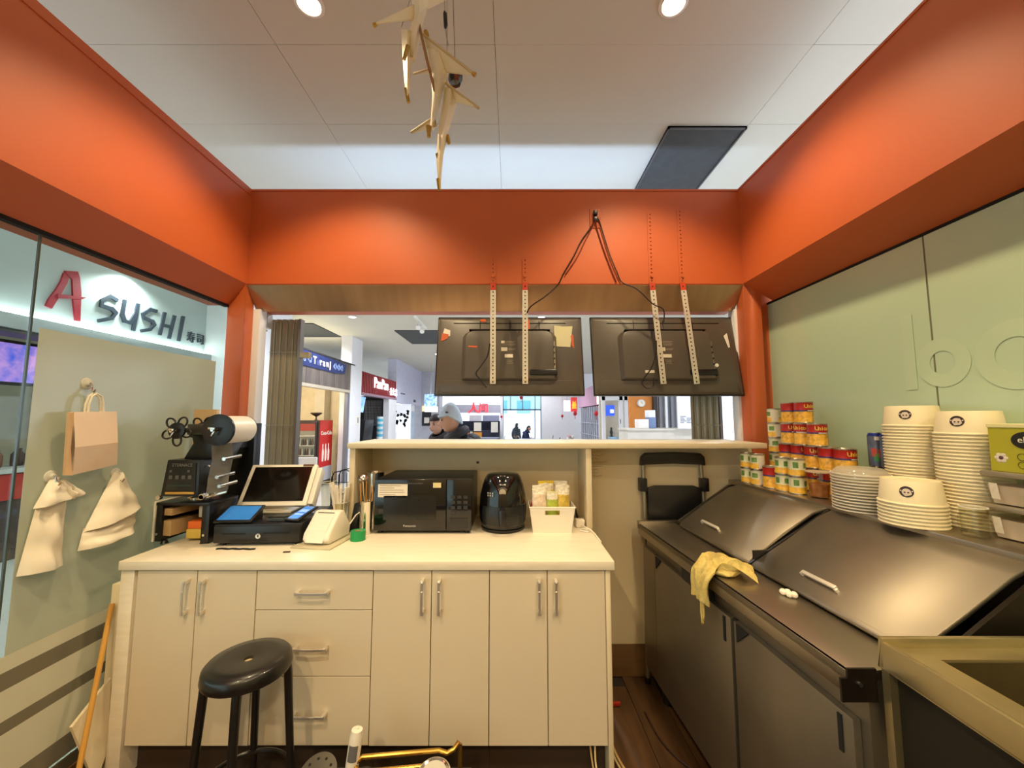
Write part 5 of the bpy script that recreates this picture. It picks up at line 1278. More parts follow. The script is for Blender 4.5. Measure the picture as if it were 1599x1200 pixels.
# cola cooler
ck = root('drinks_cooler', 'red sided drinks cooler with a glass door inside the corner shop', 'cooler', (-4.66, 9.35, 0))
RED = mat('cola_red', (196, 24, 28), .35, var=.03)
G().box(-.25, -.33, .08, .25, .30, 1.50).done('cabinet', mat('cooler_dark', (40, 26, 26), .4), ck, .01)
sd = G().box(.25, -.33, .10, .256, .30, 1.50).done('side_panel', RED, ck)
G().box(.256, -.33, .10, .258, .30, .42).done('side_foot', mat('cooler_grey', (180, 180, 186), .5), sd)
for k in range(3): G().lathe([(.02, .55), (.028, .62), (.028, .78), (.012, .86), (.012, .95)], (.257, -.17+k*.14, 0), 10).done('bottle_print', PLASTW, sd)
text('Coca-Cola', .125, PLASTW, sd, (.259, -.01, 1.20), TOX, ext=.003, bold=.002)
G().box(-.22, -.36, .16, .20, -.332, 1.46).done('door_frame', mat('cooler_frame', (44, 30, 30), .4), ck, .004)
G().box(-.18, -.364, .22, .16, -.361, 1.42).done('door_back', mat('cooler_inside', (120, 118, 104), .4, emit=.25), ck)
G().box(-.18, -.367, 1.26, .16, -.3645, 1.42).done('header_print', mat('cooler_header', (150, 60, 52), .4), ck)
for z in (.45, .70, .92, 1.14): G().box(-.18, -.40, z, .16, -.364, z+.012).done('shelf', PLASTW, ck)
for s_, z in enumerate((.463, .713, .933)):
    for k in range(6):
        G().lathe([(0, 0), (.022, 0), (.022, .09), (.01, .13), (.01, .15), (0, .15)], (-.15+k*.055, -.385, z), 8).done('drink_bottle', mat('drink_%d' % ((k+s_) % 3), [(60, 70, 60), (90, 60, 44), (150, 150, 140)][(k+s_) % 3], .3), ck)
G().box(-.25, -.34, 0, .25, .30, .08).done('plinth', BLACK, ck)
gb2 = root('footed_bowl', 'small dark footed bowl on top of the drinks cooler', 'bowl', (-4.62, 9.25, 1.501))
G().lathe([(.05, 0), (.02, .02), (.015, .08), (.06, .11), (.12, .15), (.13, .18), (.11, .17), (0, .12)], n=20).done('vessel', mat('bronze_dark', (84, 64, 50), .4, .4), gb2)
# bistro counter clutter by the blue shop
kb = root('notice_stand', 'white stand with blue and teal stickers outside the hatch', 'stand', (-1.72, 3.15, 0), R(12))
G().box(-.13, 0, .0, .15, .04, 1.235).done('panel', MALLW, kb, .004)
for (x0, z0, x1, z1, c_) in ((-.11, 1.14, -.095, 1.19, (200, 50, 60)), (-.085, 1.13, .02, 1.20, (60, 110, 190)), (-.11, 1.02, .0, 1.10, (40, 130, 140)), (-.115, .985, .005, 1.015, (30, 90, 110)), (.065, 1.0, .105, 1.15, (90, 92, 98))):
    G().box(x0, -.003, z0, x1, 0, z1).done('sticker', mat('st_%d' % c_[0], c_, .5, var=.2, scale=40), kb)
# ---- red slatted sign shop
ps = root('noodle_shop', 'shop with red slatted fascia and glowing white lettering', 'storefront', (TX, 10.3, 0))
G().box(-.16, 0, 2.22, -.05, 3.15, 2.80).done('fascia_back', mat('fascia_navy', (46, 34, 46), .6), ps)
RS = mat('slat_red', (150, 40, 40), .5)
for k in range(26): G().box(-.05, .02+k*.12, 2.235, .02, .075+k*.12, 2.80).done('slat', RS, ps)
G().box(-.16, 0, 2.17, .03, 3.15, 2.235).done('lower_trim', mat('trim_mauve', (150, 120, 134), .5), ps)
GLOW = mat('sign_glow', (250, 250, 255), .4, emit=1.5)
text('PanPan', .44, GLOW, ps, (.05, 1.5, 2.56), TOX, name='letter', ext=.01, bold=.0, sx=1.02)
for k, ch in enumerate('香士吉'): text(ch, .27, GLOW, ps, (.05, 2.44+k*.27, 2.40), TOX, name='letter', ext=.01)
G().box(-2.0, 0, 0, -1.9, 3.15, 3.0).done('back_wall', mat('tile_dark', (58, 54, 62), .4), ps)
TGR = mat('grid_white', (214, 214, 220), .5)
g = G()
for k in range(16): g.box(-1.0, 3.0, 1.3+k*.055, -.45, 3.02, 1.308+k*.055)
for k in range(12): g.box(-1.0+k*.05, 3.0, 1.3, -.992+k*.05, 3.02, 2.15)
gr_ = g.done('grid_panel', TGR, ps); gr_['kind'] = 'stuff'
G().box(-1.9, 3.05, 0, -.16, 3.15, 2.3).done('end_wall', mat('tile_dark'), ps)
G().box(-.16, 2.35, 0, .02, 3.15, 2.18).done('white_pier', MALLW, ps)
for k in range(2):
    m_ = root('menu_screen', 'glowing blue menu screen in the red slatted shop, %s' % ('beside the pillar' if k == 0 else 'over the drinks tower'), 'screen', (-4.55, 10.95+k*.62, 1.72), rot=(0, R(8), 0))
    G().box(0, -.3, 0, .04, .3, .48).done('bezel', BLACK, m_); G().box(.04, -.29, .01, .043, .29, .47).done('picture', patchmat('menu_blue', (90, 150, 220), (170, 205, 240), 1.0, 6), m_)
mc = root('dark_machine', 'black drinks machine on the counter of the red slatted shop', 'machine', (-4.35, 11.3, 0))
G().prism([(-.25, -.35, .9), (.2, -.35, .9), (.26, -.35, 1.5), (-.3, -.35, 1.5)], (0, .7, 0)).done('hopper', BLACK, mc, .01); G().box(-.3, -.4, 0, .25, .6, .9).done('counter', mat('counter_grey', (120, 120, 130), .5), mc)
ct_ = root('cup_tower', 'cyan and white stack of cups on the counter of the red slatted shop', 'cups', (-4.12, 12.25, .9))
for k in range(9): G().lathe([(0, 0), (.085, 0), (.10, .075), (0, .075)], (0, 0, k*.078), 16).done('cup', mat('cup_cyan', (90, 190, 220), .4) if k % 2 else mat('cup_white', (226, 236, 240), .4), ct_)
G().box(-.12, -.3, -.9, .12, .3, 0).done('stand', MALLW, ct_)
# ---- white shop with cow spots
cw = root('milk_shop', 'bright white shop with black cow spot wall', 'storefront', (TX, 13.45, 0))
G().box(-.3, 0, 2.1, .0, 4.0, 3.6).done('fascia', mat('fascia_lilac', (206, 208, 228), .5), cw)
for k in range(5): G().box(0, .55+k*.12, 2.42, .01, .63+k*.12, 2.46).done('small_print', mat('print_dark', (60, 60, 70), .5), cw)
G().box(0, 2.4, 2.2, .01, 2.75, 2.3).done('small_print', mat('print_dark'), cw)
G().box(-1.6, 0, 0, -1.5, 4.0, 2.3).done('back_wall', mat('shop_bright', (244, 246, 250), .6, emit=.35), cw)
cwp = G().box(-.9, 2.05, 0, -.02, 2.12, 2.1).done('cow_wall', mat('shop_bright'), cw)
rc = random.Random(5)
for k in range(26):
    x, z = rc.uniform(-.86, -.1), rc.uniform(1.25, 1.85); pts = []
    for q in range(9): a = 2*math.pi*q/9; r_ = rc.uniform(.03, .075); pts.append((x+r_*math.cos(a), 2.045, z+r_*math.sin(a)))
    G().prism(pts, (0, -.006, 0)).done('cow_spot', BLACK, cwp)
G().box(-.2, 2.12, 0, .0, 2.6, 2.1).done('glass_door', mat('door_blue_white', (196, 214, 234), .2), cw)
G().box(-.9, .6, 0, -.1, 1.9, 1.05).done('counter', mat('shop_bright'), cw)
struct(G().box(-4.3, 17.2, 0, -3.2, 18.0, 3.6).done('trim_9', mat('pillar_grey', (196, 196, 206), .6)))
# projecting blue lit sign, poster and shelf beyond
bs = root('projecting_sign', 'blue and white lit sign box sticking out near the far pillar', 'sign', atY(672, 626, 14.5))
G().box(-.22, 0, -.22, .22, .12, .24).done('sign_box', patchmat('sign_blue', (40, 110, 210), (190, 220, 255), .9, 9), bs)
G().box(-.20, -.01, -.42, .26, .1, -.22).done('white_box', mat('lit_white', (250, 250, 250), .4, emit=.9), bs)
G().tube([(0, .05, .24), (0, .05, 3.6-atY(672, 626, 14.5).z)], .01, 6).done('hanger', CHROME, bs)
po = root('framed_poster', 'dark framed poster on the grey far pillar', 'poster', atY(666, 654, 17.15))
G().box(-.2, 0, -.32, .2, .03, .30).done('frame', BLACK, po); G().box(-.1, -.004, -.2, .12, 0, .05).done('sheet', PAPER, po)
G().box(-.2, 0, .32, .22, .03, .55).done('lamp_panel', mat('warm_panel', (250, 220, 170), .5, emit=.7), po)
# ---- far end: white hall wall with food counter and big window
FY = 18.0
fe = struct(G().box(1.35, FY, 0, 10, FY+.15, 3.6).done('wall_far', MALLW)); struct(G().box(-3.2, FY+.02, 2.63, -.42, FY+.15, 3.6).done('trim_10', MALLW)); struct(G().box(-.55, FY-.1, 0, -.42, FY+.15, 2.62).done('trim_11', MALLW))
fc = root('food_counter', 'far food counter with a red character sign and dark back wall', 'food counter', (-1.5, FY-.1, 0))
G().box(-1.6, 0, 2.15, .95, .1, 2.62).done('white_header', mat('header_white', (246, 246, 250), .6, emit=.5), fc)
G().box(-1.6, -.05, 1.80, .95, .1, 2.15).done('grey_header', mat('header_grey', (176, 174, 190), .6), fc)
SR = mat('red_neon', (236, 60, 76), .5, emit=.6)
text('人', .52, SR, fc, (-.25, -.08, 1.98), FRONT, name='letter', ext=.02, bold=.012); text('问', .46, SR, fc, (.20, -.08, 1.98), FRONT, name='letter', ext=.02, bold=.012)
G().box(-1.6, -.02, 1.70, .95, .1, 1.80).done('light_band', mat('header_white'), fc)
G().box(-.45, .0, 1.42, .12, .1, 1.68).done('menu_board', mat('menu_pale', (206, 204, 212), .6), fc); G().box(.16, .0, 1.42, .92, .1, 1.68).done('menu_board', mat('menu_grey', (134, 136, 160), .5, emit=.15), fc)
G().box(-1.6, .6, 0, .95, .7, 1.42).done('back_wall', mat('counter_navy', (38, 40, 62), .6), fc)
G().box(-1.6, -.6, 0, .95, .0, 1.0).done('counter', mat('counter_navy'), fc)
for x0, x1, z0, z1 in ((-.17, .15, 1.0, 1.36), (.58, .88, .95, 1.38)): G().box(x0, -.66, z0-.02, x1, -.62, z1).done('poster_card', PAPER, fc)
G().box(-.18, -.75, .62, .18, -.61, .93).done('orange_box', mat('orange_box', (226, 150, 50), .5), fc)
for k in range(5): G().box(-.85+k*.13, -.7, .75, -.75+k*.13, -.61, .92+.04*(k % 3)).done('goods', mat('goods_%d' % (k % 3), [(206, 120, 80), (230, 214, 190), (120, 60, 50)][k % 3], .6), fc)
wn = sroot('window_3', (.46, FY+.05, 0))
FRM = mat('window_frame', (96, 120, 140), .4, .3)
for x in (-.88, .88): G().box(x-.03, -.03, 0, x+.03, .03, 3.6).done('mullion', FRM, wn)
for x in (-.53, .03, .60): G().box(x-.02, -.03, 1.92, x+.02, .03, 3.6).done('mullion', FRM, wn)
G().box(.57, -.03, 0, .61, .03, 1.92).done('mullion', FRM, wn)
G().box(-.88, -.03, 1.9, .88, .03, 1.97).done('transom', FRM, wn)
G().box(-.88, -.01, 0, .88, .0, 1.9).done('pane', glassmat('white_glass', (250, 252, 252)), wn); G().box(-.88, -.01, 1.97, .88, .0, 3.6).done('pane', glassmat('tinted_glass', (214, 238, 242)), wn)
struct(G().box(-8, 18.2, -.62, 12, 60, -.56).done('floor_street', mat('pale_paving', (210, 212, 214), .7)))
bg = root('pale_building', 'pale glass building across the street outside the window', 'building', (.5, 40, -.56))
G().box(-12, 0, 0, 12, 4, 4.6).done('wall', mat('bldg_pale', (240, 242, 243), .6), bg)
for k in range(8): G().box(-9.6+k*2.4, -.05, 2.6, -8.2+k*2.4, 0, 3.9).done('window', mat('bldg_glass', (150, 200, 210), .2), bg)
# pink fascia, red sign, gates along the right aisle
RXp = 3.0
rs = root('gated_shop', 'closed shop with white folding gate under a pink fascia', 'storefront', (RXp, 13.2, 0))
G().box(0, 0, 2.02, .3, 4.4, 2.75).done('pink_fascia', mat('fascia_pink', (226, 176, 206), .5), rs)
GW = mat('gate_white', (196, 200, 212), .4, .2)
for k in range(11): G().box(.02, .05+k*.38, 0, .06, .18+k*.38, 1.98).done('gate_bar', GW, rs)
for z in (.9, 1.35): G().box(.0, 0, z, .02, 4.2, z+.03).done('gate_rail', GW, rs)
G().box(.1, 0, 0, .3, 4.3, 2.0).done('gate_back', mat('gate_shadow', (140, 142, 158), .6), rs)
G().box(-.02, -.3, 0, .3, 0, 2.5).done('white_pier', MALLW, rs)
def lantern(p, s, label):
    t = root('red_lantern', label, 'lantern', p)
    s *= .55; G().ball((0, 0, 0), (.10*s, .10*s, .12*s), 14).done('globe', mat('lantern_red', (196, 24, 40), .5), t)
    G().tube([(0, 0, .11*s), (0, 0, 3.6-p.z)], .004, 5).done('cord', mat('lantern_red'), t); G().tube([(0, 0, -.11*s), (0, 0, -.3*s)], .015*s, 6).done('tassel', mat('lantern_red'), t)
lantern(atY(783, 651, 16.5), .9, 'red lantern beside the food counter end'); lantern(atY(878, 650, 16.5), 1., 'red lantern before the white far wall')
lantern(atY(898, 646, 14.4), 1.25, 'red lantern by the yellow and red sign'); lantern(atY(931, 646, 12.2), 1.2, 'red lantern before the pink fascia gate'); lantern(atY(814, 621, 15), 1.2, 'red lantern hung high before the big window')
def sign(p, w, h, m, label, txt=None):
    t = root('hanging_sign', label, 'sign', p); G().box(-w/2, 0, -h/2, w/2, .08, h/2).done('board', m, t)
    G().tube([(0, .04, h/2), (0, .04, 3.6-p.z)], .008, 5).done('hanger', CHROME, t); return t
sign(atY(885.5, 634, 15.5), .25, .42, mat('lit_white'), 'plain white lit sign near the far wall')
s9 = sign(atY(896.5, 632, 15), .24, .55, mat('sign_redpink', (230, 70, 70), .5, emit=.4), 'red sign with a yellow centre hung over the aisle')
for z in (-.06, .05): G().prism([(-.09, -.004, z-.1), (.09, -.004, z-.1), (.05, -.004, z+.1), (0, -.004, z+.03), (-.05, -.004, z+.1)], (0, .004, 0)).done('yellow_flame', mat('sign_yellow', (250, 200, 70), .5, emit=.5), s9)
sign(atY(945, 625, 11.5), .46, .24, mat('lit_white'), 'wide white lit sign above the blue screen shop')
ws = root('flower_stand', 'white and pink flower stand by the closed gate', 'flower stand', atY(894, 700, 14.5)-Vector((0, 0, .55)))
G().cyl((0, 0, -.0), (0, 0, .55), .15, .2, n=14).done('pot', PLASTW, ws)
rf = random.Random(8)
for k in range(16): G().ball((rf.uniform(-.17, .17), rf.uniform(-.1, .1), .58+rf.uniform(0, .42)), rf.uniform(.05, .09), 8).done('blossom', [PLASTW, mat('petal_pink', (236, 190, 196), .6)][k % 2], ws)
br = root('blue_screen_shop', 'small open shop with a blue screen and beige wall', 'storefront', (2.55, 11.0, 0))
G().box(.0, .4, 0, .7, .5, 2.6).done('back_wall', mat('wall_beige2', (206, 196, 176), .6), br)
sc_ = G().box(.18, .36, 1.62, .42, .39, 1.92).done('blue_screen', mat('screen_royal', (40, 80, 220), .3, emit=.9), br)
G().box(.30, .352, 1.70, .40, .36, 1.80).done('white_mark', mat('lit_white'), sc_)
G().box(.20, .1, 0, .44, .3, 1.02).done('blue_white_case', mat('case_blue', (150, 196, 226), .4, var=.3, scale=8), br)
G().lathe([(0, 0), (.05, 0), (.03, .06), (.05, .12), (.025, .2), (.03, .25), (0, .28)], (.28, .2, 1.02), 12).done('dark_figurine', BLACK, br)
for x in (-.03, .46, .60): G().box(x, -.05, 0, x+.09, .05, 2.6).done('white_post', MALLW, br)
G().box(-.05, -.05, 2.05, .8, .05, 2.3).done('header', MALLW, br)
for z in (.9, 1.4): G().box(.465, -.06, z, .48, -.05, z+.12).done('door_handle', BLACK, br)
og = root('orange_kiosk', 'kiosk with an orange back wall behind a low beige counter', 'kiosk', (2.9, 8.0, 0))
G().box(-.50, .0, 0, .06, .08, 2.9).done('orange_wall', mat('kiosk_orange', (206, 128, 50), .6), og)
G().box(-.03, -.08, 1.3, .05, 0, 2.2).done('dark_edge', mat('dark_edge', (50, 40, 36), .6), og)
for k, x in enumerate((.10, .22, .34, .46, .56)): G().box(x, -.03, 0, x+.05, .03, 2.9).done('grey_post', MALLW if k % 2 else mat('post_grey', (120, 122, 130), .5), og)
G().box(.10, .03, 0, .6, .05, 2.9).done('grey_screen', mat('post_grey'), og)
clk = root('wall_clock', 'round white wall clock on the orange kiosk wall', 'clock', atY(1001, 630, 7.97))
G().cyl((0, -.03, 0), (0, .02, 0), .078, n=28).done('case', mat('clock_rim', (196, 196, 200), .4), clk); G().cyl((0, -.034, 0), (0, -.03, 0), .064, n=28).done('dial', PLASTW, clk)
G().box(-.003, -.037, 0, .003, -.034, .045).done('hand', BLACK, clk); G().box(0, -.037, -.003, .032, -.034, .003).done('hand', BLACK, clk)
for (x0, y0, x1, y1, c_, lb_) in ((994, 655, 1010, 669, (236, 230, 228), 'white carton with a red edge on the kiosk counter'), (1011, 652, 1021, 669, (110, 130, 170), 'blue grey carton on the kiosk counter'), (1010, 641, 1020, 652, (226, 230, 236), 'small white carton on top of the blue grey one')):
    a, b = atY(x0, y1, 7.0), atY(x1, y0, 7.0); z0 = 1.372 if y1 == 669 else b.z*0+1.372+(atY(0, 652, 7.0).z-atY(0, 669, 7.0).z)
    o = G().box(a.x, 6.9, z0, b.x, 7.1, z0+(b.z-a.z)).done('carton', mat('crt_%d' % c_[0], c_, .6), bevel=.003); tag(o, lb_, 'carton', 'cartons on the kiosk counter')
kc = root('kiosk_counter', 'low beige kiosk counter wall outside the hatch', 'counter', (2.6, 6.8, 0))
G().box(-.60, 0, 0, .60, .5, 1.34).done('front', mat('kiosk_beige', (206, 200, 190), .6), kc); G().box(-.62, -.03, 1.34, .62, .53, 1.37).done('ledge', mat('kiosk_beige'), kc)
nb = root('notice_board', 'white notice board with printed lines above the kiosk counter', 'notice board', (atY(1071, 645, 6.7).x, 6.7, 1.372))
G().box(-.14, 0, 0, .14, .03, .75).done('board', mat('notice_white', (226, 228, 240), .5), nb)
g = G()
for k in range(9): g.box(-.10+(k % 2)*.11, -.002, .10+.025*(k//2), -.04+(k % 2)*.11+.02*(k % 3), 0, .11+.025*(k//2))
lp = g.done('printed_lines', mat('print_dark'), nb); lp['kind'] = 'stuff'
# tables and chairs of the food court
TBL = mat('table_slate', (60, 66, 96), .4)
def table(x, y, label):
    t = root('cafe_table', label, 'table', (x, y, 0), 0, 'food court tables'); G().box(-.4, -.3, .70, .4, .3, .73).done('tabletop', mat('table_pale', (150, 160, 190), .3), t)
    G().cyl((0, 0, 0), (0, 0, .70), .03, n=10).done('post', TBL, t); G().cyl((0, 0, 0), (0, 0, .02), .22, n=16).done('foot', TBL, t)
for x, y, lb_ in ((-1.0, 15.4, 'food court table before the far food counter'), (-.95, 16.75, 'food court table beside the window wall'), (.75, 15.6, 'food court table before the big window'), (1.4, 15.0, 'food court table near the white far wall')): table(x, y, lb_)
chp = root('cafe_chair', 'x', 'chair', (0, 0, 0), 0, 'food court chairs')
G().box(-.2, -.2, .43, .2, .2, .46).done('seat', TBL, chp); G().prism([(-.2, .19, .5), (.2, .19, .5), (.2, .26, .86), (-.2, .26, .86)], (0, .02, 0)).done('backrest', TBL, chp)
for sx in (-.18, .18):
    for sy in (-.18, .18): G().tube([(sx, sy, .44), (sx*1.1, sy*1.1, 0)], .014, 6).done('leg', TBL, chp)
for i, (x, y, a, lb_) in enumerate(((-.55, 15.4, -90, 'dark cafe chair at the table before the food counter'), (2.02, 15.0, -80, 'dark cafe chair at the table near the white wall'), (1.38, 15.75, -95, 'dark cafe chair between the two window tables'), (1.45, 14.1, -100, 'dark cafe chair standing apart by the white wall'))):
    c = chp if i == 0 else dup(chp); c.location = (x, y, 0); c.rotation_euler = (0, 0, R(a)); c['label'] = lb_
bn = root('planter_bin', 'grey planter tub with dry twigs by the big window', 'planter', (.14, 16.8, 0))
G().box(-.25, -.2, .0, .25, .2, .35).done('base', TBL, bn); G().prism([(-.2, -.18, .35), (.2, -.18, .35), (.22, -.18, .62), (-.22, -.18, .62)], (0, .36, 0)).done('tub', mat('tub_grey', (120, 124, 140), .5), bn)
G().box(-.23, -.19, .62, .23, .19, .66).done('rim', BLACK, bn)
for k in range(6): G().tube([(0, 0, .66), (.05*math.sin(k*2), .04*math.cos(k), .8), (.16*math.sin(k*2), .1*math.cos(k), .88+.02*k)], .006, 5).done('twig', mat('twig', (90, 90, 100), .7), bn)
# spotlight track and high sign in the aisle
tl = root('track_spotlights', 'white track with two spotlights on the mall ceiling', 'track light', (-1.95, 8.2, 3.6))
G().box(-.03, -.5, -.03, .03, .5, 0).done('track', WHITEP, tl)
for y in (-.2, .15): G().tube([(0, y, -.03), (0, y, -.12), (.02, y-.1, -.2)], [.015, .045, .05], 12).done('spot_head', WHITEP, tl)
# ================================================================== PEOPLE
SKIN_ = mat('skin', (206, 160, 136), .55, var=.04)
def skinmesh(name, verts, edges, radii, m, parent=None, sub=2, extra=None):
    me = bpy.data.meshes.new(name); me.from_pydata(verts, edges, []); o = bpy.data.objects.new(name, me); COL.objects.link(o)
    o.modifiers.new('skin', 'SKIN'); 
    for i, r_ in enumerate(radii): me.skin_vertices[0].data[i].radius = r_ if isinstance(r_, tuple) else (r_, r_)
    me.skin_vertices[0].data[0].use_root = True
    s_ = o.modifiers.new('sub', 'SUBSURF'); s_.levels = sub; s_.render_levels = sub
    bpy.context.view_layer.update(); dg = bpy.context.evaluated_depsgraph_get()
    nm = bpy.data.meshes.new_from_object(o.evaluated_get(dg)); bpy.data.objects.remove(o)
    nm.materials.clear(); nm.materials.append(m); nm.shade_smooth()
    if extra:
        bm = bmesh.new(); bm.from_mesh(nm); em = bpy.data.meshes.new('t'); em.from_pydata(extra.v, [], extra.f); bm.from_mesh(em); bm.to_mesh(nm); bm.free(); nm.shade_smooth()
    q = bpy.data.objects.new(name, nm); COL.objects.link(q)
    if parent: q.parent = parent
    return q
def head(c, tilt):
    E = Euler(tilt).to_matrix(); g = G(); n, k = 28, 20; b = Vector(c)
    for j in range(k+1):
        ph = math.pi*j/k
        for i in range(n):
            t = 2*math.pi*i/n; d = Vector((math.sin(ph)*math.cos(t), math.sin(ph)*math.sin(t), -math.cos(ph)))
            p = Vector((d.x*.075, d.y*.095, d.z*.12))
            if p.z < -.02: p.x *= 1-(-p.z-.02)*2.6; p.y = p.y*(1-(-p.z-.02)*1.2)-(.012 if d.y < 0 else 0)
            if d.y < -.2:
                p.y -= .036*math.exp(-(p.x/.015)**2-((p.z+.026)/.022)**2)     # nose
                p.y += .010*sum(math.exp(-((p.x-sx)/.018)**2-((p.z-.008)/.014)**2) for sx in (-.032, .032))   # eye sockets
                p.y -= .012*math.exp(-(p.x/.026)**2-((p.z+.064)/.009)**2)+.014*math.exp(-(p.x/.03)**2-((p.z+.098)/.014)**2)-.008*math.exp(-(p.x/.03)**2-((p.z+.080)/.008)**2)      # lips
            for sx in (-1, 1): p.x += sx*.016*math.exp(-((d.x*.075-sx*.075)/.02)**2-((p.y-.01)/.018)**2-((p.z+.01)/.03)**2)  # ears
            g.v.append(tuple(b+E@p))
    for j in range(k):
        for i in range(n): l_ = (i+1) % n; g.f.append([j*n+i, j*n+l_, (j+1)*n+l_, (j+1)*n+i]); g.m.append(0)
    return g, E
def person(loc, rz, label, jacket, trousers, hat, lean=.0, seated=False, tilt=(0, 0, 0), scale=1., hatkind='beanie'):
    hipz = .92 if not seated else .48; y0 = -.10*lean; V = []; Ed = []
    sp = [(0, 0, hipz), (0, y0*1.2, hipz+.22), (0, y0*2.4, hipz+.42), (0, y0*3.4, hipz+.50), (0, y0*4.2-.01, hipz+.58)]
    V = list(sp); Ed = [(0, 1), (1, 2), (2, 3), (3, 4)]; Rr = [(.14, .11), (.135, .105), (.15, .11), (.09, .075), (.052, .055)]
    arms = []
    for sx in (-1, 1):
        b = len(V); sh_ = (sx*.185, y0*2.8, hipz+.44)
        if seated: pts = [sh_, (sx*.22, y0*2.8-.06, hipz+.2), (sx*.12, y0*2.8-.30, hipz+.24), (sx*.09, y0*2.8-.37, hipz+.25)]
        else: pts = [sh_, (sx*.245, y0*2+.04, hipz+.16), (sx*.25, y0*2-.08, hipz-.07), (sx*.245, y0*2-.12, hipz-.14)]
        arms.append(pts)
        V += pts; Rr += [.062, .046, .034, (.03, .022)]; Ed += [(2, b), (b, b+1), (b+1, b+2), (b+2, b+3)]
        hb = len(V); h0 = Vector(pts[3]); dr_ = (Vector(pts[3])-Vector(pts[2])).normalized()
        for f in range(5):
            off = Vector((0, (f-2)*.017, 0)) if not seated else Vector(((f-2)*.017, 0, 0)); L_ = (.055, .075, .08, .074, .06)[f] if f else .045
            q0 = h0+off*.8+dr_*.02; q1 = h0+off*(1.1 if f else 1.9)+dr_*L_; V += [tuple(q0), tuple(q1)]; Rr += [.009, .008]; e = len(V); Ed += [(b+3, e-2), (e-2, e-1)]
    legs = []
    for sx in (-1, 1):
        b = len(V)
        if seated: pts = [(sx*.09, -.05, hipz-.01), (sx*.11, -.44, hipz), (sx*.11, -.46, .08), (sx*.115, -.60, .04)]
        else: pts = [(sx*.09, 0, hipz-.08), (sx*.10, -.03, .5), (sx*.105, .03, .09), (sx*.115, -.12, .045)]
        legs.append(pts); V += pts; Rr += [.095, .062, .043, .04]; Ed += [(0, b), (b, b+1), (b+1, b+2), (b+2, b+3)]
    hc = Vector((0, y0*5.0-.03, hipz+.72)); hg, E = head(hc, tilt)
    body = skinmesh('person', V, Ed, Rr, SKIN_, None, 2, hg); body.location = loc; body.rotation_euler = (0, 0, rz); body.scale = (scale,)*3
    tag(body, label, 'person')
    # clothing
    JV = [sp[0], sp[1], sp[2], sp[3], (sp[4][0], sp[4][1], sp[4][2]-.03)]; JE = [(0, 1), (1, 2), (2, 3), (3, 4)]; JR = [(.175, .14), (.17, .135), (.185, .14), (.125, .105), (.085, .085)]
    for p in arms:
        b = len(JV); JV += p[:3]; JR += [.092, .075, .058]; JE += [(2, b), (b, b+1), (b+1, b+2)]
    skinmesh('jacket', JV, JE, JR, jacket, body)
    TV_ = [(0, 0, hipz)]; TR_ = [(.16, .125)]; TE = []
    for p in legs:
        b = len(TV_); TV_ += p[:3]; TR_ += [.112, .08, .062]; TE += [(0, b), (b, b+1), (b+1, b+2)]
    skinmesh('trousers', TV_, TE, TR_, trousers, body)
    for p in legs: G().ball((p[3][0], p[3][1]+.02, .045), (.05, .13, .045), 14).done('shoe', BLACK, body)
    hatm = hat; g = G()
    for j in range(9):
        ph = math.pi*.5*j/8
        for i in range(24):
            t = 2*math.pi*i/24
            g.v.append(tuple(hc+E@Vector(((.082*math.cos(ph)*math.cos(t), .106*math.cos(ph)*math.sin(t)+.008+.02*math.sin(ph), .038+.118*math.sin(ph)-.085*(1-math.sin(ph))*max(0, math.sin(t)+.25)) if hatkind == 'beanie' else (.082*math.cos(ph)*math.cos(t), .103*math.cos(ph)*math.sin(t)+.006, .05+.078*math.sin(ph)-.09*(1-math.sin(ph))*max(0, math.sin(t)+.35))))))
    for j in range(8):
        for i in range(24): l_ = (i+1) % 24; g.f.append([j*24+i, j*24+l_, (j+1)*24+l_, (j+1)*24+i]); g.m.append(0)
    hh = g.done('beanie' if hatkind == 'beanie' else 'hair', hat, body, angle=80)
    if hatkind == 'beanie':
        pts = [hc+E@Vector((.080*math.cos(2*math.pi*i/24), .100*math.sin(2*math.pi*i/24)+.004, .044-.085*(max(0, math.sin(2*math.pi*i/24)+.25)))) for i in range(24)]
        G().tube(pts, .012, 8, closed=True).done('folded_cuff', hat, hh); G().ball(hc+E@Vector((.088, -.03, .07)), (.008, .016, .01), 10).done('dark_badge', TBL, hh)
    else:
        G().ball(hc+E@Vector((0, .055, -.02)), (.085, .06, .11), 16).done('long_hair', hat, hh)
    cp_ = [Vector((.075*math.cos(2*math.pi*i/20), y0*4.2-.01+.085*math.sin(2*math.pi*i/20), hipz+.575+.045*math.sin(2*math.pi*i/20))) for i in range(20)]
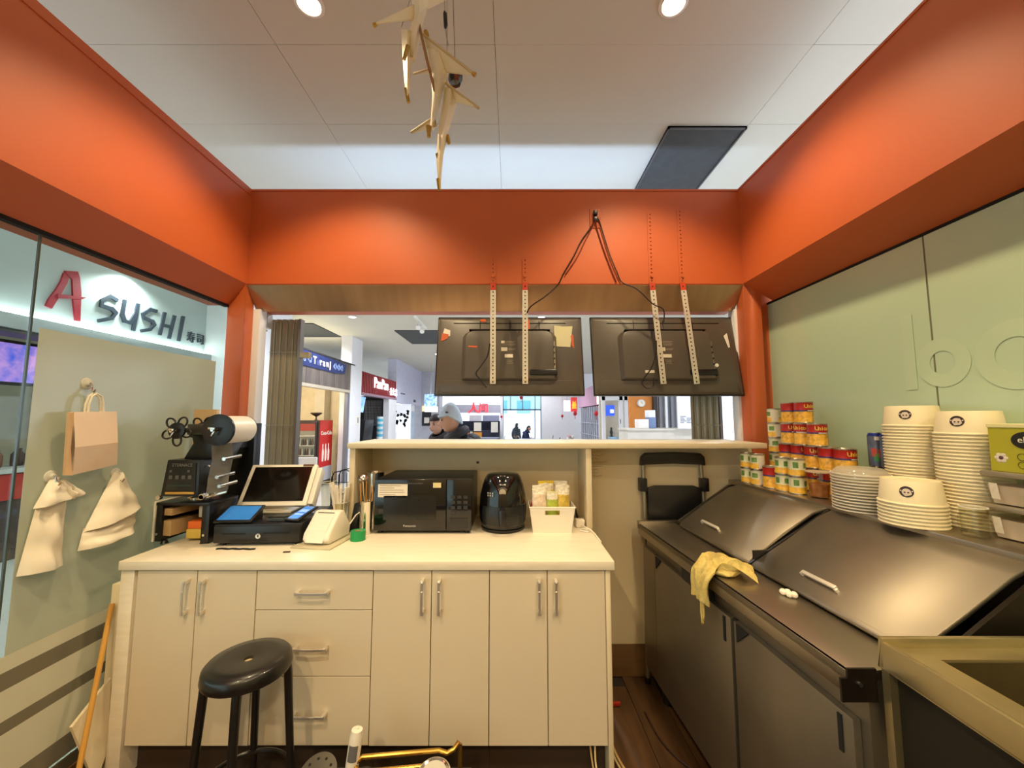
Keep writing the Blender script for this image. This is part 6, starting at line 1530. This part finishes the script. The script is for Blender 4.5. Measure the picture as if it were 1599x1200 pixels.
    G().ball((0, y0*3.4+.10, hipz+.50), (.15, .09, .085), 16).done('hood', jacket, body)
    G().tube(cp_, .042, 8, closed=True).done('collar', jacket, body)
    for sx in (-1, 1):
        G().ball(hc+E@Vector((sx*.032, -.083, .008)), (.011, .007, .007), 10).done('eye', mat('eye_dark', (40, 30, 28), .3), body)
        G().obb(hc+E@Vector((sx*.033, -.088, .028)), (.032, .006, .006), tilt).done('eyebrow', mat('eye_dark'), body)
    G().ball(hc+E@Vector((0, -.094, -.060)), (.024, .006, .007), 10).done('mouth', mat('lip', (170, 96, 90), .5), body)
    return body
JK = mat('jacket_charcoal', (44, 46, 54), .7, var=.1); TRS = mat('trousers_dark', (36, 38, 46), .8)
ph_ = atY(703, 655, 3.5)
person((ph_.x+.27, 3.59, 0), R(-72), 'man in a pale blue beanie and charcoal jacket walking past the bar top', JK, TRS, mat('beanie_blue', (192, 208, 224), .85, var=.05, scale=60, bump=.2), lean=.55, tilt=(R(12), 0, 0), scale=.94)
ph2 = atY(683, 660, 4.3)
person((ph2.x+.05, 4.3, -.0), R(-35), 'person with long dark hair and black coat behind the man in the beanie', mat('coat_black', (24, 20, 26), .8), TRS, mat('hair_dark', (30, 18, 22), .6), lean=.1, tilt=(R(8), 0, 0), scale=.905, hatkind='hair')
person((atY(806, 675, 24).x, 24, -.56), R(150), 'person in a dark coat standing on the pavement outside the window', mat('coat_slate', (60, 72, 90), .8), TRS, mat('hair_dark'), lean=.1, hatkind='hair', scale=1.03)
person((atY(817, 675, 17.4).x, 17.4, 0), R(70), 'person in navy sitting at the window of the food court', mat('coat_navy', (36, 46, 86), .8), TRS, mat('hair_dark'), lean=.5, seated=True, hatkind='hair', scale=.92)
stl = root('window_seat', 'low dark seat under the person sitting at the window', 'seat', (atY(817, 675, 17.4).x, 17.4, 0))
G().box(-.22, -.22, .30, .22, .22, .33).done('seat', TBL, stl); G().cyl((0, 0, 0), (0, 0, .30), .04, n=10).done('post', TBL, stl); G().cyl((0, 0, 0), (0, 0, .02), .2, n=16).done('foot', TBL, stl)
